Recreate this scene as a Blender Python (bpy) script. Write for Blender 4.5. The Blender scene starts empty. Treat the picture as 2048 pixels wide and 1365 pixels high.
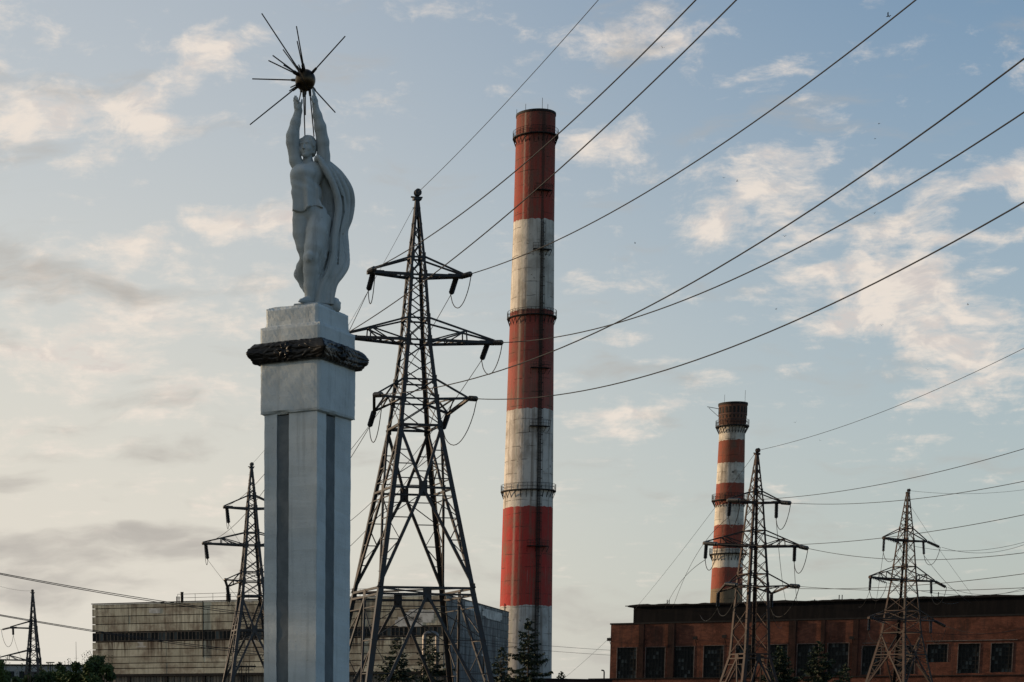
import bpy, math, random
import numpy as np
from mathutils import Vector as V
from math import radians as rad, sin, cos, tan, pi, sqrt, exp

random.seed(7)
scene = bpy.context.scene
COL = scene.collection

# ------------------------------------------------------------------ camera
W0, H0 = 2048.0, 1365.0
FP = 3800.0
PPX = 480.0
PITCH = rad(8.0)
HOR = 1431.0
PPY = HOR + FP * tan(PITCH)
EYE = V((0, 0, 1.7))
cam = bpy.data.cameras.new("camera")
camo = bpy.data.objects.new("camera", cam)
COL.objects.link(camo)
camo.location = EYE
camo.rotation_euler = (pi / 2 - PITCH, 0, 0)
cam.sensor_width = 36.0
cam.lens = 36.0 * FP / W0
cam.shift_x = (W0 / 2 - PPX) / W0
cam.shift_y = (PPY - H0 / 2) / W0
cam.clip_start = 0.5
cam.clip_end = 8000
scene.camera = camo


def diry(v):
    return cos(PITCH) - (v - PPY) / FP * sin(PITCH)


def P(u, v, Y):
    """world point seen at photo position (u, v) at forward distance Y"""
    a = (u - PPX) / FP
    b = (v - PPY) / FP
    d = V((a, cos(PITCH) - b * sin(PITCH), -sin(PITCH) - b * cos(PITCH)))
    return EYE + d * (Y / d.y)


def K(v, Y):
    """photo pixels per metre at that height and distance"""
    return FP * diry(v) / Y


def Zv(v, Y):
    return P(0, v, Y).z


# ------------------------------------------------------------------ mesh builder
ORG = {}


class MB:
    def __init__(s):
        s.v = []
        s.f = []
        s.c = []          # per-face tint
        s.tint = 0.5

    def add(s, vs, fs):
        o = len(s.v)
        s.v.extend([tuple(x) for x in vs])
        for f in fs:
            s.f.append(tuple(i + o for i in f))
            s.c.append(s.tint)

    def box8(s, p):
        s.add(p, [(0, 3, 2, 1), (4, 5, 6, 7), (0, 1, 5, 4), (1, 2, 6, 5), (2, 3, 7, 6), (3, 0, 4, 7)])

    def box(s, o, ex, ey, ez, x0, x1, y0, y1, z0, z1):
        o = V(o)
        p = [o + ex * x + ey * y + ez * z for z in (z0, z1) for (x, y) in ((x0, y0), (x1, y0), (x1, y1), (x0, y1))]
        s.box8(p)

    def bar(s, a, b, w, h=None, up=None):
        a = V(a); b = V(b)
        h = h or w
        d = (b - a)
        if d.length < 1e-6:
            return
        d.normalize()
        up = V(up) if up is not None else V((0, 0, 1))
        if abs(d.dot(up)) > .99:
            up = V((1, 0, 0))
        x = d.cross(up).normalized()
        y = x.cross(d).normalized()
        x *= w / 2; y *= h / 2
        s.box8([a - x - y, a + x - y, a + x + y, a - x + y, b - x - y, b + x - y, b + x + y, b - x + y])

    def angle(s, a, b, d1, d2, w, t):
        """angle iron from a to b with flanges along d1 and d2"""
        a = V(a); b = V(b)
        prof = [(0, 0), (w, 0), (w, t), (t, t), (t, w), (0, w)]
        vs = [q + d1 * x + d2 * y for q in (a, b) for (x, y) in prof]
        fs = [(i, (i + 1) % 6, (i + 1) % 6 + 6, i + 6) for i in range(6)]
        fs += [(0, 1, 2, 3), (0, 3, 4, 5), (6, 7, 8, 9), (6, 9, 10, 11)]
        s.add(vs, fs)

    def tube(s, pts, r, n=6, caps=True):
        pts = [V(p) for p in pts]
        m = len(pts)
        rr = r if isinstance(r, (list, tuple)) else [r] * m
        vs = []
        prev = None
        for i, p in enumerate(pts):
            d = (pts[min(i + 1, m - 1)] - pts[max(i - 1, 0)])
            if d.length < 1e-9:
                d = V((0, 0, 1))
            d.normalize()
            if prev is None:
                up = V((0, 0, 1)) if abs(d.z) < .9 else V((1, 0, 0))
                x = d.cross(up).normalized()
            else:
                x = (prev - d * prev.dot(d))
                x = x.normalized() if x.length > 1e-6 else d.orthogonal().normalized()
            prev = x
            y = d.cross(x)
            for k in range(n):
                t = 2 * pi * k / n
                vs.append(p + x * (cos(t) * rr[i]) + y * (sin(t) * rr[i]))
        fs = []
        for i in range(m - 1):
            for k in range(n):
                k2 = (k + 1) % n
                fs.append((i * n + k, i * n + k2, (i + 1) * n + k2, (i + 1) * n + k))
        if caps:
            fs.append(tuple(range(n - 1, -1, -1)))
            fs.append(tuple((m - 1) * n + k for k in range(n)))
        s.add(vs, fs)

    def lathe(s, a, axis, prof, n=12):
        """prof: list of (distance along axis, radius)"""
        axis = V(axis).normalized()
        s.tube2(V(a), axis, prof, n)

    def tube2(s, a, ax, prof, n):
        x = ax.orthogonal().normalized()
        y = ax.cross(x)
        vs = []
        for (t, r) in prof:
            for k in range(n):
                an = 2 * pi * k / n
                vs.append(a + ax * t + x * (cos(an) * r) + y * (sin(an) * r))
        m = len(prof)
        fs = [(i * n + k, i * n + (k + 1) % n, (i + 1) * n + (k + 1) % n, (i + 1) * n + k) for i in range(m - 1) for k in range(n)]
        fs.append(tuple(range(n - 1, -1, -1)))
        fs.append(tuple((m - 1) * n + k for k in range(n)))
        s.add(vs, fs)

    def ring(s, c, r0, r1, z0, z1, n=48):
        """flat ring deck"""
        vs = []
        for (r, z) in ((r0, z0), (r1, z0), (r1, z1), (r0, z1)):
            for k in range(n):
                t = 2 * pi * k / n
                vs.append((c[0] + cos(t) * r, c[1] + sin(t) * r, z))
        fs = []
        for j in range(4):
            j2 = (j + 1) % 4
            for k in range(n):
                k2 = (k + 1) % n
                fs.append((j * n + k, j * n + k2, j2 * n + k2, j2 * n + k))
        s.add(vs, fs)

    def sphere(s, c, r, nu=24, nv=14, sc=(1, 1, 1)):
        vs = [(c[0], c[1], c[2] - r * sc[2])]
        for i in range(1, nv):
            ph = -pi / 2 + pi * i / nv
            for k in range(nu):
                t = 2 * pi * k / nu
                vs.append((c[0] + cos(ph) * cos(t) * r * sc[0], c[1] + cos(ph) * sin(t) * r * sc[1], c[2] + sin(ph) * r * sc[2]))
        vs.append((c[0], c[1], c[2] + r * sc[2]))
        fs = [(0, 1 + (k + 1) % nu, 1 + k) for k in range(nu)]
        for i in range(nv - 2):
            for k in range(nu):
                a = 1 + i * nu + k; b = 1 + i * nu + (k + 1) % nu
                fs.append((a, b, b + nu, a + nu))
        L = len(vs) - 1
        fs += [(L, 1 + (nv - 2) * nu + k, 1 + (nv - 2) * nu + (k + 1) % nu) for k in range(nu)]
        s.add(vs, fs)

    def build(s, name, mat, parent=None, smooth=False, loc=None, bevel=0):
        me = bpy.data.meshes.new(name)
        o = bpy.data.objects.new(name, me)
        COL.objects.link(o)
        if parent is not None:
            org = ORG[parent.name]
            o.parent = parent
        else:
            org = V(loc) if loc is not None else V((0, 0, 0))
            o.location = org
        ORG[o.name] = org
        me.from_pydata([(p[0] - org.x, p[1] - org.y, p[2] - org.z) for p in s.v], [], s.f)
        me.validate()
        if any(c != .5 for c in s.c) and len(s.c) == len(me.polygons):
            at = me.attributes.new("tint", 'FLOAT', 'FACE')
            at.data.foreach_set("value", s.c)
        me.materials.append(mat)
        if smooth:
            me.polygons.foreach_set("use_smooth", [True] * len(me.polygons))
        me.update()
        if bevel:
            m = o.modifiers.new("bevel", 'BEVEL')
            m.width = bevel; m.segments = 2; m.limit_method = 'ANGLE'
        return o


def thing(name, label, cat, loc, group=None):
    o = bpy.data.objects.new(name, None)
    COL.objects.link(o)
    o.location = loc
    o.empty_display_size = .3
    ORG[o.name] = V(loc)
    return tag(o, label, cat, group)


def tag(o, label, cat, group=None):
    o['label'] = label
    o['category'] = cat
    if group:
        o['group'] = group
    return o


def copy_thing(root, loc, label=None, rz=None, sc=None):
    r = root.copy()
    COL.objects.link(r)
    r.location = loc
    if rz is not None:
        r.rotation_euler = (0, 0, rz)
    if sc is not None:
        r.scale = (sc, sc, sc)
    if label:
        r['label'] = label
    for ch in list(root.children):
        c = ch.copy()
        COL.objects.link(c)
        c.parent = r
        for g in list(ch.children):
            d = g.copy()
            COL.objects.link(d)
            d.parent = c
    return r


# ------------------------------------------------------------------ materials
def nodes_of(name):
    m = bpy.data.materials.new(name)
    m.use_nodes = True
    nt = m.node_tree
    b = nt.nodes["Principled BSDF"]
    return m, nt, b


def N(nt, typ, **kw):
    n = nt.nodes.new(typ)
    for k, v in kw.items():
        if k.startswith('i_'):
            n.inputs[k[2:].replace('_', ' ')].default_value = v
        else:
            setattr(n, k, v)
    return n


def math_(nt, op, a, b=None, clamp=False):
    n = nt.nodes.new('ShaderNodeMath')
    n.operation = op
    n.use_clamp = clamp
    for i, x in enumerate((a, b)):
        if x is None:
            continue
        if isinstance(x, (int, float)):
            n.inputs[i].default_value = x
        else:
            nt.links.new(x, n.inputs[i])
    return n.outputs[0]


def mixc(nt, fac, a, b, blend='MIX'):
    n = nt.nodes.new('ShaderNodeMix')
    n.data_type = 'RGBA'
    n.blend_type = blend
    n.clamp_factor = True
    for sock, x in ((n.inputs[0], fac), (n.inputs[6], a), (n.inputs[7], b)):
        if isinstance(x, (int, float)):
            sock.default_value = x
        elif isinstance(x, tuple):
            sock.default_value = (*x, 1)[:4]
        else:
            nt.links.new(x, sock)
    return n.outputs[2]


def mapr(nt, x, a, b, c=0., d=1., smooth=True):
    n = nt.nodes.new('ShaderNodeMapRange')
    n.interpolation_type = 'SMOOTHSTEP' if smooth else 'LINEAR'
    n.inputs[1].default_value = a; n.inputs[2].default_value = b
    n.inputs[3].default_value = c; n.inputs[4].default_value = d
    nt.links.new(x, n.inputs[0])
    return n.outputs[0]


def noise(nt, vec, scale, detail=4, rough=.55, mul=None):
    if mul is not None:
        mp = nt.nodes.new('ShaderNodeVectorMath'); mp.operation = 'MULTIPLY'
        mp.inputs[1].default_value = mul
        nt.links.new(vec, mp.inputs[0])
        vec = mp.outputs[0]
    n = nt.nodes.new('ShaderNodeTexNoise')
    n.inputs['Scale'].default_value = scale
    n.inputs['Detail'].default_value = detail
    n.inputs['Roughness'].default_value = rough
    nt.links.new(vec, n.inputs['Vector'])
    return n.outputs['Fac']


def bump(nt, bsdf, h, strength, dist):
    n = nt.nodes.new('ShaderNodeBump')
    n.inputs['Strength'].default_value = strength
    n.inputs['Distance'].default_value = dist
    nt.links.new(h, n.inputs['Height'])
    nt.links.new(n.outputs[0], bsdf.inputs['Normal'])


def objco(nt):
    return nt.nodes.new('ShaderNodeTexCoord').outputs['Object']


def simple(name, c1, c2=None, scale=3., rough=.7, metal=0., bs=0., bd=.01, bscale=None, lo=.4, hi=.65, mul=None, spec=.5):
    m, nt, b = nodes_of(name)
    co = objco(nt)
    b.inputs['Roughness'].default_value = rough
    b.inputs['Metallic'].default_value = metal
    b.inputs['Specular IOR Level'].default_value = spec
    if c2 is None:
        c2 = tuple(x * .8 for x in c1)
    nz = noise(nt, co, scale, 5, .6, mul)
    nt.links.new(mixc(nt, mapr(nt, nz, lo, hi), c1, c2), b.inputs['Base Color'])
    if bs:
        bump(nt, b, noise(nt, co, bscale or scale * 6, 4), bs, bd)
    return m


def paint_mat(name, c1, c2, dirt):
    """rough limewashed plaster: mottled paint, rain streaks, chips"""
    m, nt, b = nodes_of(name)
    co = objco(nt)
    big = noise(nt, co, 1.3, 5)
    col = mixc(nt, mapr(nt, big, .35, .7), c1, c2)
    streak = noise(nt, co, 1.0, 4, .6, (9, 9, .5))
    col = mixc(nt, math_(nt, 'MULTIPLY', mapr(nt, streak, .5, .72), .3), col, dirt)
    spot = noise(nt, co, 16, 4, .65)
    col = mixc(nt, math_(nt, 'MULTIPLY', mapr(nt, spot, .62, .74), .45), col, dirt)
    nt.links.new(col, b.inputs['Base Color'])
    b.inputs['Roughness'].default_value = .8
    b.inputs['Specular IOR Level'].default_value = .25
    h = math_(nt, 'ADD', noise(nt, co, 26, 5, .6), math_(nt, 'MULTIPLY', noise(nt, co, 4.5, 3), 1.4))
    bump(nt, b, h, .4, .013)
    return m


M = {}
M['plaster'] = paint_mat('plaster paint', (.46, .505, .505), (.38, .42, .425), (.18, .20, .20))
M['statue'] = paint_mat('statue paint', (.40, .43, .425), (.315, .342, .335), (.12, .125, .115))
M['groove'] = simple('groove shade tone', (.095, .112, .118), (.12, .138, .145), 4, .8, bs=.3, spec=.2)  # shade of the shaft grooves, put into a darker colour
M['wreath'] = simple('black enamel', (.006, .006, .0055), (.012, .011, .010), 7, .28, bs=.4, bd=.015, bscale=25, spec=.22)
M['bronze'] = simple('dark bronze', (.085, .060, .035), (.03, .024, .018), 5, .38, 1.0)
M['rod'] = simple('dark rod metal', (.02, .016, .012), (.035, .026, .018), 9, .45, .6)
M['steel'] = simple('galvanised steel', (.028, .032, .035), (.036, .028, .024), 1.6, .6, .3, spec=.35)
M['steel_rust'] = simple('rusty steel', (.034, .019, .014), (.018, .016, .015), 1.2, .7, .15, spec=.3)
M['steel_dark'] = simple('dark steel', (.03, .03, .032), (.045, .04, .036), 1.2, .6, .3)
M['insul'] = simple('insulator glass', (.012, .013, .013), (.02, .02, .02), 4, .25)
M['wire'] = simple('wire aluminium', (.012, .013, .015), None, 2, .7, .0, spec=.2)
M['black'] = simple('sooty metal', (.012, .011, .010), (.02, .017, .015), 1.5, .75, spec=.2)
M['fascia'] = simple('tarred sheet', (.007, .0065, .0065), (.013, .011, .010), .6, .85, spec=.1, bs=.4, bscale=6, mul=(3, 3, .4))
M['duct'] = simple('silver duct sheet', (.17, .16, .15), (.10, .09, .085), 1.5, .45, .6)
M['glass'] = simple('dirty window glass', (.010, .012, .012), (.022, .026, .025), .9, .5, lo=.45, hi=.6, spec=.12)
M['mullion'] = simple('window frame paint', (.016, .017, .016), (.026, .025, .022), 3, .8, spec=.15)
M['patch'] = simple('white render', (.55, .53, .48), (.36, .34, .3), .8, .85, bs=.3)
M['hallframe'] = simple('brown window frame', (.12, .10, .08), (.06, .05, .042), 1.5, .8, spec=.15)
M['lintel'] = simple('lime edge', (.13, .10, .085), (.06, .045, .035), 2, .85)
M['bark'] = simple('bark', (.05, .038, .028), (.03, .022, .017), 4, .9, bs=.6)
M['feather'] = simple('bird feather', (.02, .02, .022), None, 4, .8)
M['shed'] = simple('pale shed sheet', (.30, .30, .28), (.23, .23, .21), .5, .7)


def pane_mat(name):
    m, nt, b = nodes_of(name)
    at = nt.nodes.new('ShaderNodeAttribute'); at.attribute_name = 'tint'
    c = mixc(nt, mapr(nt, at.outputs['Fac'], .6, 1.05), (.008, .010, .010), (.075, .085, .08))
    nt.links.new(c, b.inputs['Base Color'])
    b.inputs['Roughness'].default_value = .5
    b.inputs['Specular IOR Level'].default_value = .12
    return m


M['pane'] = pane_mat('grimy pane')


def leaf_mat(name, c1, c2):
    m, nt, b = nodes_of(name)
    at = nt.nodes.new('ShaderNodeAttribute'); at.attribute_name = 'tint'
    nt.links.new(mixc(nt, at.outputs['Fac'], c1, c2), b.inputs['Base Color'])
    b.inputs['Roughness'].default_value = .65
    b.inputs['Specular IOR Level'].default_value = .2
    return m


M['needle'] = leaf_mat('spruce needles', (.010, .018, .010), (.028, .042, .020))
M['leaf'] = leaf_mat('bush leaves', (.018, .035, .010), (.06, .085, .02))


def chimney_mat(name, H, bands, dirtcol, seam, worn, rough_brick=0., lad=None):
    """painted hoops by height, formwork seams, soot and rain streaks"""
    m, nt, b = nodes_of(name)
    co = objco(nt)
    sep = nt.nodes.new('ShaderNodeSeparateXYZ'); nt.links.new(co, sep.inputs[0])
    z = sep.outputs[2]
    edge = math_(nt, 'MULTIPLY', math_(nt, 'SUBTRACT', noise(nt, co, .9, 3), .5), .8)
    zz = math_(nt, 'DIVIDE', math_(nt, 'ADD', z, edge), H)
    rp = nt.nodes.new('ShaderNodeValToRGB')
    rp.color_ramp.interpolation = 'CONSTANT'
    els = rp.color_ramp.elements
    while len(els) < len(bands):
        els.new(.5)
    for e, (zz0, c) in zip(els, bands):
        e.position = max(0, zz0 / H)
    for e, (zz0, c) in zip(els, bands):
        e.color = (*c, 1)
    nt.links.new(zz, rp.inputs[0])
    col = rp.outputs[0]
    # weathering: large blotches and vertical runs
    blot = noise(nt, co, .35, 6, .62)
    col = mixc(nt, math_(nt, 'MULTIPLY', mapr(nt, blot, .42, .7), .45), col, dirtcol)
    run = noise(nt, co, 1., 5, .6, (1.4, 1.4, .03))
    col = mixc(nt, math_(nt, 'MULTIPLY', mapr(nt, run, .47, .68), .62), col, dirtcol)
    run2 = noise(nt, co, 1., 4, .6, (4., 4., .12))
    pale = mixc(nt, .5, col, (.5, .47, .42))
    col = mixc(nt, math_(nt, 'MULTIPLY', mapr(nt, run2, .6, .78), .35), col, pale)
    soot = math_(nt, 'MULTIPLY', mapr(nt, z, H * .86, H), mapr(nt, noise(nt, co, .5, 5, .6, (1, 1, .12)), .30, .62))
    col = mixc(nt, math_(nt, 'MULTIPLY', soot, .5), col, tuple(x * .4 for x in dirtcol))
    # formwork seams
    wob = math_(nt, 'MULTIPLY', noise(nt, co, .3, 2), .5)
    fr = math_(nt, 'FRACT', math_(nt, 'DIVIDE', math_(nt, 'ADD', z, wob), seam))
    line = mapr(nt, math_(nt, 'ABSOLUTE', math_(nt, 'SUBTRACT', fr, .5)), .455, .5)
    line = math_(nt, 'MULTIPLY', line, mapr(nt, noise(nt, co, .5, 4), .42, .62))
    col = mixc(nt, math_(nt, 'MULTIPLY', line, .75), col, tuple(x * .35 for x in dirtcol))
    # chips
    chip = noise(nt, co, .9, 6, .7)
    col = mixc(nt, mapr(nt, chip, .64, .68), col, tuple(x * .5 for x in dirtcol))
    big = noise(nt, co, .16, 7, .7, (1, 1, .6))
    col = mixc(nt, math_(nt, 'MULTIPLY', mapr(nt, big, .56, .66), worn), col, tuple(min(1, x * 1.3) for x in dirtcol))
    if lad is not None:
        # soot and rust that has run down beside the ladder
        ang = nt.nodes.new('ShaderNodeMath'); ang.operation = 'ARCTAN2'
        nt.links.new(sep.outputs[0], ang.inputs[0]); nt.links.new(math_(nt, 'MULTIPLY', sep.outputs[1], -1), ang.inputs[1])
        da = math_(nt, 'ABSOLUTE', math_(nt, 'SUBTRACT', ang.outputs[0], lad))
        wid = math_(nt, 'ADD', math_(nt, 'MULTIPLY', noise(nt, co, .25, 4, .6, (1, 1, .35)), .26), -.03)
        q = math_(nt, 'DIVIDE', da, wid)
        st = mapr(nt, q, .55, 1.25, 1, 0)
        col = mixc(nt, math_(nt, 'MULTIPLY', st, .72), col, tuple(x * .3 for x in dirtcol))
        for off, wd, cc in ((-.98, .09, (.33, .34, .28)), (-.72, .05, (.15, .14, .11))):
            d2 = math_(nt, 'ABSOLUTE', math_(nt, 'SUBTRACT', ang.outputs[0], lad + off))
            st2 = mapr(nt, math_(nt, 'ADD', d2, math_(nt, 'MULTIPLY', noise(nt, co, .2, 3, .6, (1, 1, .2)), .06)), .03, wd + .03, 1, 0)
            col = mixc(nt, math_(nt, 'MULTIPLY', st2, .45), col, cc)
    nt.links.new(col, b.inputs['Base Color'])
    b.inputs['Roughness'].default_value = .85
    b.inputs['Specular IOR Level'].default_value = .2
    bump(nt, b, math_(nt, 'ADD', noise(nt, co, 1.5, 5), math_(nt, 'MULTIPLY', line, -.8)), .6, .12)
    return m


def facade_vec(nt, d):
    """(distance along the facade, height, 0) from object coordinates"""
    co = objco(nt)
    dp = nt.nodes.new('ShaderNodeVectorMath'); dp.operation = 'DOT_PRODUCT'
    nt.links.new(co, dp.inputs[0]); dp.inputs[1].default_value = d
    sep = nt.nodes.new('ShaderNodeSeparateXYZ'); nt.links.new(co, sep.inputs[0])
    cb = nt.nodes.new('ShaderNodeCombineXYZ')
    nt.links.new(dp.outputs['Value'], cb.inputs[0]); nt.links.new(sep.outputs[2], cb.inputs[1])
    return co, cb.outputs[0], sep.outputs[2]


def brick_mat(name, d, c1, c2, mortar):
    m, nt, b = nodes_of(name)
    co, fv, z = facade_vec(nt, d)
    br = nt.nodes.new('ShaderNodeTexBrick')
    nt.links.new(fv, br.inputs['Vector'])
    br.inputs['Color1'].default_value = (*c1, 1)
    br.inputs['Color2'].default_value = (*c2, 1)
    br.inputs['Mortar'].default_value = (*mortar, 1)
    br.inputs['Scale'].default_value = 1
    br.inputs['Mortar Size'].default_value = .012
    br.inputs['Bias'].default_value = -.1
    br.inputs['Brick Width'].default_value = .52
    br.inputs['Row Height'].default_value = .17
    col = br.outputs['Color']
    blot = noise(nt, fv, .35, 6, .65)
    col = mixc(nt, math_(nt, 'MULTIPLY', mapr(nt, blot, .42, .62), .75), col, tuple(x * .3 for x in c1))
    pt = noise(nt, fv, 2.2, 5, .7)
    col = mixc(nt, math_(nt, 'MULTIPLY', mapr(nt, pt, .52, .72), .6), col, tuple(min(1, x * 2.4) for x in c2))
    run = noise(nt, fv, 1, 4, .6, (1.3, .12, 1))
    col = mixc(nt, math_(nt, 'MULTIPLY', mapr(nt, run, .5, .7), .55), col, (.03, .02, .016))
    nt.links.new(col, b.inputs['Base Color'])
    b.inputs['Roughness'].default_value = .88
    b.inputs['Specular IOR Level'].default_value = .2
    bump(nt, b, math_(nt, 'ADD', br.outputs['Fac'], noise(nt, fv, 5, 4)), .5, .03)
    return m


def panel_mat(name, d, c1, c2, stain, zband=None):
    m, nt, b = nodes_of(name)
    co, fv, z = facade_vec(nt, d)
    at = nt.nodes.new('ShaderNodeAttribute'); at.attribute_name = 'tint'
    col = mixc(nt, at.outputs['Fac'], c1, c2)
    blot = noise(nt, fv, .3, 6, .65)
    col = mixc(nt, math_(nt, 'MULTIPLY', mapr(nt, blot, .42, .62), .65), col, stain)
    run = noise(nt, fv, 1, 5, .65, (1.6, .12, 1))
    sm = mapr(nt, run, .44, .62)
    if zband:
        zb = mapr(nt, z, zband[0] - 3.4, zband[0], 0, 1)
        zb2 = mapr(nt, z, zband[0], zband[0] + .1, 1, .35)
        sm = math_(nt, 'MULTIPLY', sm, math_(nt, 'ADD', math_(nt, 'MULTIPLY', math_(nt, 'MULTIPLY', zb, zb2), .75), .25))
    col = mixc(nt, sm, col, tuple(x * .5 for x in stain))
    sp = noise(nt, fv, 2.5, 5, .75)
    col = mixc(nt, math_(nt, 'MULTIPLY', mapr(nt, sp, .66, .72), .7), col, tuple(x * .4 for x in stain))
    pch = noise(nt, fv, .22, 5, .6, (1, 2.2, 1))
    col = mixc(nt, math_(nt, 'MULTIPLY', mapr(nt, pch, .66, .69), .8), col, (.48, .45, .40))
    nt.links.new(col, b.inputs['Base Color'])
    b.inputs['Roughness'].default_value = .85
    b.inputs['Specular IOR Level'].default_value = .2
    bump(nt, b, noise(nt, fv, 3, 5), .4, .05)
    return m


# ------------------------------------------------------------------ sky, sun
SUN_AZ = math.atan2(-.935, .355)      # from +Y towards +X
SUN_EL = rad(7.5)
SKY_STR = .10


def build_world():
    w = bpy.data.worlds.new("World")
    scene.world = w
    w.use_nodes = True
    nt = w.node_tree
    for n in list(nt.nodes):
        nt.nodes.remove(n)
    out = nt.nodes.new('ShaderNodeOutputWorld')
    bg = nt.nodes.new('ShaderNodeBackground')
    bg.inputs['Strength'].default_value = SKY_STR
    nt.links.new(bg.outputs[0], out.inputs[0])
    sky = nt.nodes.new('ShaderNodeTexSky')
    sky.sky_type = 'NISHITA'
    sky.sun_disc = False
    sky.sun_elevation = SUN_EL
    sky.sun_rotation = SUN_AZ
    sky.air_density = 1.0
    sky.dust_density = 1.6
    sky.ozone_density = 2.0
    tc = nt.nodes.new('ShaderNodeTexCoord')
    d = tc.outputs['Generated']
    sep = nt.nodes.new('ShaderNodeSeparateXYZ'); nt.links.new(d, sep.inputs[0])
    X, Y, Z = sep.outputs
    col = mixc(nt, 1., sky.outputs[0], (.88, 1.0, 1.10), 'MULTIPLY')
    hs = nt.nodes.new('ShaderNodeHueSaturation')
    hs.inputs['Saturation'].default_value = SKY_SAT
    hs.inputs['Value'].default_value = SKY_VAL
    nt.links.new(col, hs.inputs['Color'])
    col = hs.outputs[0]
    # thin milky veil towards the horizon (the air the photograph looks through)
    zc = math_(nt, 'MAXIMUM', Z, 0.0)
    dt = nt.nodes.new('ShaderNodeVectorMath'); dt.operation = 'DOT_PRODUCT'
    nt.links.new(d, dt.inputs[0]); dt.inputs[1].default_value = (sin(SUN_AZ) * cos(SUN_EL), cos(SUN_AZ) * cos(SUN_EL), sin(SUN_EL))
    veil = math_(nt, 'MULTIPLY', mapr(nt, zc, .0, .40, 1, 0), .66)
    veil = math_(nt, 'ADD', veil, mapr(nt, dt.outputs['Value'], -.05, .55, 0, .46), True)
    S = 1.0 / SKY_STR
    def lum(c):
        return tuple(x * S for x in c)
    vc = mixc(nt, mapr(nt, dt.outputs['Value'], -.05, .38), lum((.60, .61, .595)), lum((.74, .695, .61)))
    col = mixc(nt, veil, col, vc)
    # cloud layer seen in perspective
    zs = math_(nt, 'ADD', zc, .07)
    cb = nt.nodes.new('ShaderNodeCombineXYZ')
    nt.links.new(math_(nt, 'DIVIDE', X, zs), cb.inputs[0])
    nt.links.new(math_(nt, 'DIVIDE', Y, zs), cb.inputs[1])
    cl = cb.outputs[0]
    # where the banks of cloud lie: bearings and heights
    yy = math_(nt, 'MAXIMUM', Y, .15)
    cs = nt.nodes.new('ShaderNodeCombineXYZ')
    nt.links.new(math_(nt, 'DIVIDE', X, yy), cs.inputs[0])
    nt.links.new(math_(nt, 'DIVIDE', Z, yy), cs.inputs[1])
    st = cs.outputs[0]
    warp = nt.nodes.new('ShaderNodeTexNoise'); warp.inputs['Scale'].default_value = 14; warp.inputs['Detail'].default_value = 3
    nt.links.new(st, warp.inputs['Vector'])
    wv = nt.nodes.new('ShaderNodeVectorMath'); wv.operation = 'MULTIPLY_ADD'
    nt.links.new(warp.outputs['Color'], wv.inputs[0]); wv.inputs[1].default_value = (.05, .03, 0)
    nt.links.new(st, wv.inputs[2])
    ws = nt.nodes.new('ShaderNodeVectorMath'); ws.operation = 'SUBTRACT'
    nt.links.new(wv.outputs[0], ws.inputs[0]); ws.inputs[1].default_value = (.025, .015, 0)
    stw = ws.outputs[0]

    def blobs(lst):
        tot = None
        for (u, v, a, bb, wt) in lst:
            p = P(u, v, 1.0) - EYE
            s = nt.nodes.new('ShaderNodeVectorMath'); s.operation = 'SUBTRACT'
            nt.links.new(stw, s.inputs[0]); s.inputs[1].default_value = (p.x, p.z, 0)
            q = nt.nodes.new('ShaderNodeVectorMath'); q.operation = 'MULTIPLY'
            nt.links.new(s.outputs[0], q.inputs[0]); q.inputs[1].default_value = (FP / a, FP / bb, 0)
            l = nt.nodes.new('ShaderNodeVectorMath'); l.operation = 'LENGTH'
            nt.links.new(q.outputs[0], l.inputs[0])
            r = mapr(nt, l.outputs['Value'], 0, 1, wt, 0)
            tot = r if tot is None else math_(nt, 'ADD', tot, r)
        return tot

    bright = blobs(CLOUDS)
    grey = blobs(GREYS)
    n1 = noise(nt, cl, 5.0, 12, .62)
    n2 = noise(nt, stw, 34, 9, .66, (1, 1.9, 1))
    nn = math_(nt, 'ADD', math_(nt, 'MULTIPLY', n1, .5), math_(nt, 'MULTIPLY', n2, .5))
    nn = math_(nt, 'ADD', math_(nt, 'MULTIPLY', math_(nt, 'SUBTRACT', nn, .5), 2.1), .5)
    dens = math_(nt, 'ADD', nn, math_(nt, 'MULTIPLY', bright, .33))
    a1 = mapr(nt, dens, .56, .98)
    # lit edge to soft grey core
    off = nt.nodes.new('ShaderNodeVectorMath'); off.operation = 'ADD'
    nt.links.new(stw, off.inputs[0]); off.inputs[1].default_value = (-.011, -.004, 0)
    n2s = noise(nt, off.outputs[0], 34, 5, .6, (1, 1.9, 1))
    n2l = noise(nt, stw, 34, 5, .6, (1, 1.9, 1))
    shade = mapr(nt, math_(nt, 'SUBTRACT', n2s, n2l), -.10, .13)
    shade = math_(nt, 'MULTIPLY', shade, mapr(nt, dens, .62, .95))
    ccol = mixc(nt, shade, lum((.87, .77, .675)), lum((.67, .60, .56)))
    col = mixc(nt, math_(nt, 'MULTIPLY', a1, .88), col, ccol)
    # grey stratus low on the left
    n3 = noise(nt, stw, 12, 7, .55, (1, 3.6, 1))
    g = math_(nt, 'ADD', n3, math_(nt, 'MULTIPLY', grey, .34))
    ag = mapr(nt, g, .54, .84)
    col = mixc(nt, math_(nt, 'MULTIPLY', ag, .85), col, lum((.455, .425, .39)))
    nt.links.new(col, bg.inputs['Color'])
    return w


SKY_SAT, SKY_VAL = .97, 1.98
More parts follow.
